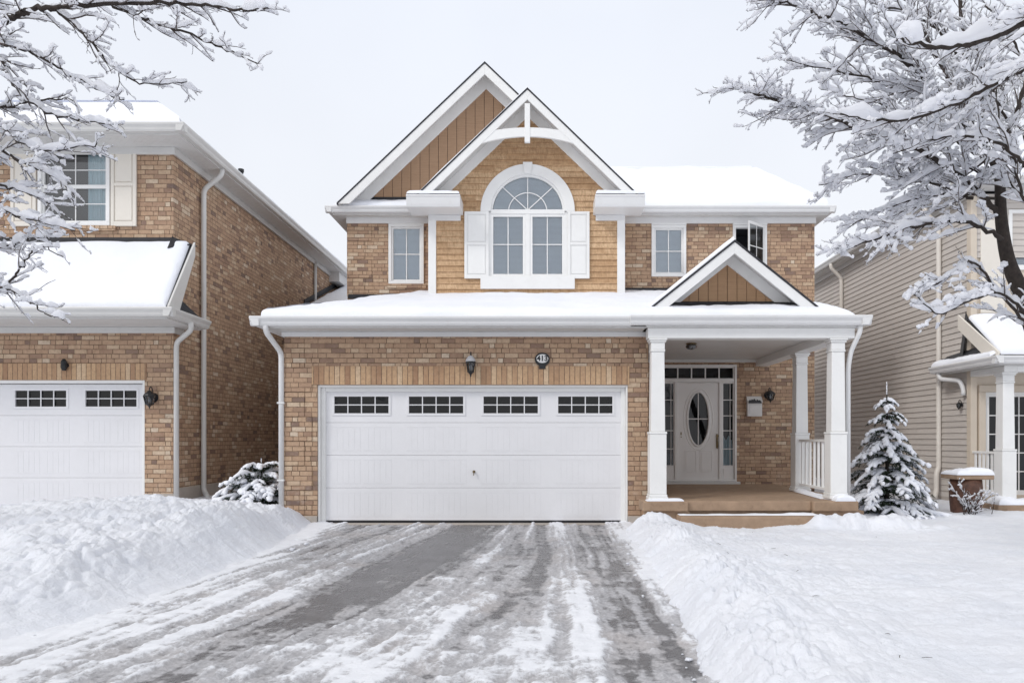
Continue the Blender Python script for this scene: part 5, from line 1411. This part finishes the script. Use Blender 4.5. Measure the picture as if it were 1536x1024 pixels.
def left_tree():
    D = 6.4
    t = thing('bare_tree', 'bare snow-laden branches reaching in from the upper left before the left brick house', 'tree', (wx(-420, D), D, 0), 'snow-laden bare trees')
    g = TreeGrower(29, .72, (.9, .75, .4))
    base = wx(-420, D)
    trunk = smooth_path([Vector((base, D, -.1)), Vector((base+.05, D, 1.4)), Vector((base+.1, D, 2.6)), Vector((base+.3, D, 3.9)), Vector((base+.45, D, 5.2)), Vector((base+.4, D, 6.6))], 6)
    n = len(trunk); m = MB(); m.tube(trunk, [.14-.09*i/(n-1) for i in range(n)], 14); wall_bark(m, 'trunk', t)
    limbs = [
        ([(-330,150),(-160,90),(-60,55),(0,36),(30,22),(55,12),(125,8),(240,5),(320,8),(372,16),(402,14)], 6.3, 5.6, .034, .005, .50, .45, .05),
        ([(125,8),(165,8),(215,30),(280,50),(340,75),(392,97)], 6.0, 5.7, .015, .004, .62, .40, .05),
        ([(55,12),(90,20),(130,55),(165,95),(210,125),(278,122)], 6.0, 5.9, .014, .004, .6, .42, .035),
        ([(-60,60),(0,66),(50,80),(100,110),(150,135),(185,150)], 6.1, 5.9, .014, .004, .62, .42, .04),
        ([(-330,220),(-120,120),(-40,80),(0,90),(30,140),(75,170),(130,180),(172,190)], 6.3, 5.7, .022, .004, .7, .45, .04),
        ([(-200,200),(-80,150),(0,160),(60,150),(110,150)], 6.4, 6.2, .018, .004, .7, .4, .04),
        ([(-200,260),(-60,200),(0,190),(30,215),(80,225),(150,215)], 6.1, 5.8, .016, .004, .8, .42, .04),
        ([(-250,330),(-60,250),(-10,225),(35,245),(90,270),(110,300)], 6.1, 5.8, .016, .004, .85, .42, .045),
        ([(-250,400),(-80,330),(-20,310),(30,325),(70,335),(112,345)], 6.0, 5.7, .016, .004, .85, .40, .04),
        ([(-200,300),(-60,280),(0,280),(40,290),(80,305)], 6.2, 6.0, .014, .004, .85, .40, .04),
        ([(-200,500),(-60,460),(0,432),(22,414),(40,390),(60,370),(95,385)], 6.0, 5.8, .014, .003, .5, .35, .03),
        ([(-200,540),(-60,450),(0,432),(45,452),(70,470),(95,480)], 6.0, 5.7, .012, .003, .55, .35, .022),
        ([(-200,380),(-60,370),(0,372),(40,360),(80,352)], 6.3, 6.1, .012, .003, .8, .40, .04),
        ([(-200,40),(-60,10),(40,-8),(150,-12),(260,-6)], 6.6, 6.4, .02, .006, .6, .4, .04),
    ]
    for pts, d0, d1, r0, r1, dn, sc, sn in limbs:
        wall_bark(g.limb(pxline(pts, d0, d1), r0, r1, dn*1.5, sc*1.3, sn*1.25, .8), 'limb', t)
    o = g.twig.build('twigs', M['twig'], t); o['kind'] = 'stuff'
    o = g.snow.build('branch_snow', M['treesnow'], t, smooth=True); o['kind'] = 'stuff'
left_tree()

def conifer(name, label, cat, base, H, Rd, tiers, per, seed, power=.85, droop=.35, leader=.12, snow_r=1.0, pad=.9, lift=(.05,.3)):
    rng = random.Random(seed)
    t = thing(name, label, cat, base); base = Vector(base)
    tr = MB(); tr.tube([base+Vector((0,0,-.1)), base+Vector((.01,0,H*.5)), base+Vector((0,0,H))], [.035*H/2.2+.008, .02*H/2.2+.005, .004], 8); tr.build('trunk', M['bark'], t, smooth=True)
    nd = MB(); sn = MB(); wd = MB()
    def shoot(p, d, L, dense):
        d = d.normalized(); a = d.cross(UP); a = a.normalized() if a.length > .05 else Vector((1,0,0)); b = a.cross(d)
        k = max(4, int(L/.009*dense))
        for i in range(k):
            q = p+d*(L*(i+rng.random())/k); ph = rng.uniform(0, 6.283); r = a*math.cos(ph)+b*math.sin(ph)
            l = rng.uniform(.022, .040); e = q+(d*.65+r*.75)*l; w = d.cross(r)*.0060
            nd.add([q-w, q+w, e], [(0, 1, 2)])
    def snowrun(pts, r):
        c, q = [], []
        k = len(pts)
        for i, p in enumerate(pts):
            e = math.sin(math.pi*(i+.5)/k)**.45; w = r*e*rng.uniform(.7, 1.25); c.append(p+UP*(w*.35+.006)); q.append(max(.003, w))
        sn.tube(c, q, 7, squash=.72)
    for ti in range(tiers):
        f = (ti+.15)/tiers; z = H*(.05+.90*f**.92)
        L0 = Rd*(1-f)**power+.05
        nb = max(4, int(per*(.45+.55*(1-f))))
        for b in range(nb):
            az = 6.283*(b+rng.uniform(-.3, .3))/nb+ti*1.1; L = L0*rng.uniform(.75, 1.1); zz = z+rng.uniform(-.3, .3)*H/tiers
            hd = Vector((math.cos(az), math.sin(az), 0)); pts = []; n = 7
            rise = rng.uniform(*lift); dr = droop*rng.uniform(.7, 1.3)
            for i in range(n+1):
                u = i/n; pts.append(base+hd*(L*u)+UP*(zz+L*(rise*u-dr*u*u*1.5)))
            for p in pts: p.z = max(p.z, base.z+.02)
            wd.tube(pts, [.008-.006*i/n for i in range(n+1)], 4, cap=False)
            sd = hd.cross(UP)
            for i in range(1, n+1):
                for s in ((-1, 1) if i < n else (0,)):
                    u = i/n; p = pts[i]; tg = (pts[i]-pts[i-1]).normalized()
                    ll = max(.05, L*.42*(1-.65*u)*rng.uniform(.7, 1.2)) if s else .07
                    d = (tg*.75+sd*s*.7+UP*rng.uniform(-.25, .02)).normalized()
                    shoot(p, d, ll, 2.0); 
                    if rng.random() < .9: shoot(p, (tg*.4+sd*s*.5-UP*.7), ll*.75, 1.6)
                    if rng.random() < pad*(.25+.75*u):
                        snowrun([p+d*(ll*j/5)-UP*(.02*(j/5)**2) for j in range(6)], snow_r*rng.uniform(.022, .042)*(.6+.4*min(1, L/.5)))
            shoot(pts[0], pts[-1]-pts[0], L, 1.2)
            if rng.random() < pad: snowrun([pts[0].lerp(pts[1], .5)]+pts[1:], snow_r*rng.uniform(.032, .05)*(.5+.5*min(1, L/.5)))
    shoot(base+UP*(H*.9), UP, H*.1+leader*.3, 1.5)
    snowrun([base+UP*(H*.93+H*.1*j/4) for j in range(5)], .014)
    wd.build('branches', M['bark'], t); o = nd.build('needles', M['needle'], t); o['kind'] = 'stuff'
    o = sn.build('branch_snow', M['roofsnow'], t, smooth=True); o['kind'] = 'stuff'
    return t
bs = at(1330, 764, 12.9)
conifer('spruce_tree', 'small snow-covered spruce between the porch columns and the taupe siding', 'tree', (bs.x, 12.9, .02), 2.25, .90, 8, 15, 3, power=.88, droop=.36, pad=.78, lift=(.1,.35), snow_r=1.3)
bs = at(392, 750, 12.0)
conifer('evergreen_shrub', 'low snow-weighed evergreen shrub in the gap between the two brick houses', 'shrub', (bs.x, 12.0, .24), .76, .80, 4, 14, 8, power=.55, droop=.5, snow_r=1.3, pad=.78, lift=(.35,.95))

def planter():
    cx, cy = 7.46, 12.85
    t = thing('planter', 'brown planter pot with a snow-topped tan rim beside the right house porch', 'planter', (cx, cy, 0))
    m = MB(); m.lathe(cx, cy, [(.25, .64), (.262, .5), (.26, .3), (.24, .08), (.23, -.05)], 24); m.build('pot', M['pot'], t, smooth=True)
    m = MB(); m.box(cx-.30, cx+.34, cy-.27, cy+.26, .645, .72); m.build('rim', M['stone'], t, bevel=.015)
    snow_slab(t, (cx-.30, cy-.27, .718), (cx+.34, cy-.27, .718), (cx+.34, cy+.26, .718), (cx-.30, cy+.26, .718), t=.10, n=(20, 16), rnd=(1,1,1,1), r=.16, lump=.08, seed=81, name='rim_snow')
    rng = random.Random(4)
    b = thing('bare_bush', 'small bare bush with snowy twigs growing in front of the brown planter', 'bush', (cx-.1, cy-.34, 0))
    g = TreeGrower(44, 1.15); wd = MB()
    for i in range(15):
        p = Vector((cx-.28+.52*rng.random(), cy-.33-.06*rng.random(), -.02)); d = Vector((rng.gauss(-.02, .28), rng.gauss(.0, .07), 1))
        pts = g.wander(p, d, rng.uniform(.35, .75), 8, .12, -.1); wd.tube(pts, [.007-.005*k/8 for k in range(9)], 5)
        g.load(pts, .005, .022, .6); g.branch(pts, .007, .002, 1, .8, .75)
    wd.build('stems', M['bark'], b); o = g.twig.build('twigs', M['bark'], b); o['kind'] = 'stuff'; o = g.snow.build('twig_snow', M['treesnow'], b, smooth=True); o['kind'] = 'stuff'
planter()
# ================================================================ daylight, camera
world = bpy.data.worlds.new('World'); scene.world = world; world.use_nodes = True
nt = world.node_tree; nt.nodes.clear()
SUN_EL, SUN_AZ = R(40), R(232)           # azimuth measured clockwise from +Y; the light comes from behind the camera's left
out = nt.nodes.new('ShaderNodeOutputWorld'); bg = nt.nodes.new('ShaderNodeBackground'); bg.inputs['Strength'].default_value = .1
sky = nt.nodes.new('ShaderNodeTexSky'); sky.sky_type = 'NISHITA'; sky.sun_disc = False; sky.sun_elevation = SUN_EL; sky.sun_rotation = SUN_AZ; sky.air_density = 1.0; sky.dust_density = 4.0
tc = nt.nodes.new('ShaderNodeTexCoord'); sp = nt.nodes.new('ShaderNodeSeparateXYZ'); nt.links.new(tc.outputs['Generated'], sp.inputs[0])
nz = nt.nodes.new('ShaderNodeTexNoise'); nz.inputs['Scale'].default_value = 1.6; nz.inputs['Detail'].default_value = 5; nt.links.new(tc.outputs['Generated'], nz.inputs['Vector'])
rp = nt.nodes.new('ShaderNodeValToRGB'); cr = rp.color_ramp
cr.elements[0].position = .0; cr.elements[0].color = (.935,.945,.985,1); cr.elements[1].position = 1.0; cr.elements[1].color = (1.0,1.0,1.0,1)
for p, c in ((.25, (.915,.94,.99,1)), (.5, (.865,.905,.99,1)), (.7, (.95,.97,1,1))):
    e = cr.elements.new(p); e.color = c
nt.links.new(sp.outputs[2], rp.inputs[0])
mr = nt.nodes.new('ShaderNodeMapRange'); mr.inputs[1].default_value = .3; mr.inputs[2].default_value = .7; mr.inputs[3].default_value = 8.6; mr.inputs[4].default_value = 9.6
nt.links.new(nz.outputs['Fac'], mr.inputs[0])
sc_ = nt.nodes.new('ShaderNodeVectorMath'); sc_.operation = 'SCALE'; nt.links.new(rp.outputs[0], sc_.inputs[0]); nt.links.new(mr.outputs[0], sc_.inputs['Scale'])
mx = nt.nodes.new('ShaderNodeMix'); mx.data_type = 'RGBA'; mx.inputs[0].default_value = .94
nt.links.new(sky.outputs[0], mx.inputs[6]); nt.links.new(sc_.outputs[0], mx.inputs[7])
nt.links.new(mx.outputs[2], bg.inputs[0]); nt.links.new(bg.outputs[0], out.inputs[0])
sd = bpy.data.lights.new('sun', 'SUN'); sd.energy = 1.25; sd.angle = R(14); sd.color = (1.0, .975, .945)
so = bpy.data.objects.new('sun', sd); COL.objects.link(so)
dirv = Vector((math.sin(SUN_AZ)*math.cos(SUN_EL), math.cos(SUN_AZ)*math.cos(SUN_EL), math.sin(SUN_EL)))
so.rotation_euler = (-dirv).to_track_quat('-Z', 'Y').to_euler(); so.location = dirv*30
cd = bpy.data.cameras.new('camera'); co = bpy.data.objects.new('camera', cd); COL.objects.link(co)
co.location = (0, 0, EYE); co.rotation_euler = (R(90), 0, 0)
cd.sensor_width = 36; cd.sensor_fit = 'HORIZONTAL'; cd.lens = FOC/1536*36
cd.shift_x = -(BX-768)/1536; cd.shift_y = (BY-512)/1536
cd.clip_start = .05; cd.clip_end = 600
scene.camera = co
vs_ = scene.view_settings; vs_.view_transform = 'Standard'; vs_.look = 'None'; vs_.exposure = .15; vs_.gamma = 1; vs_.use_curve_mapping = False
scene.cycles.max_bounces = 12; scene.cycles.diffuse_bounces = 10; scene.cycles.transparent_max_bounces = 16; scene.cycles.use_denoising = True
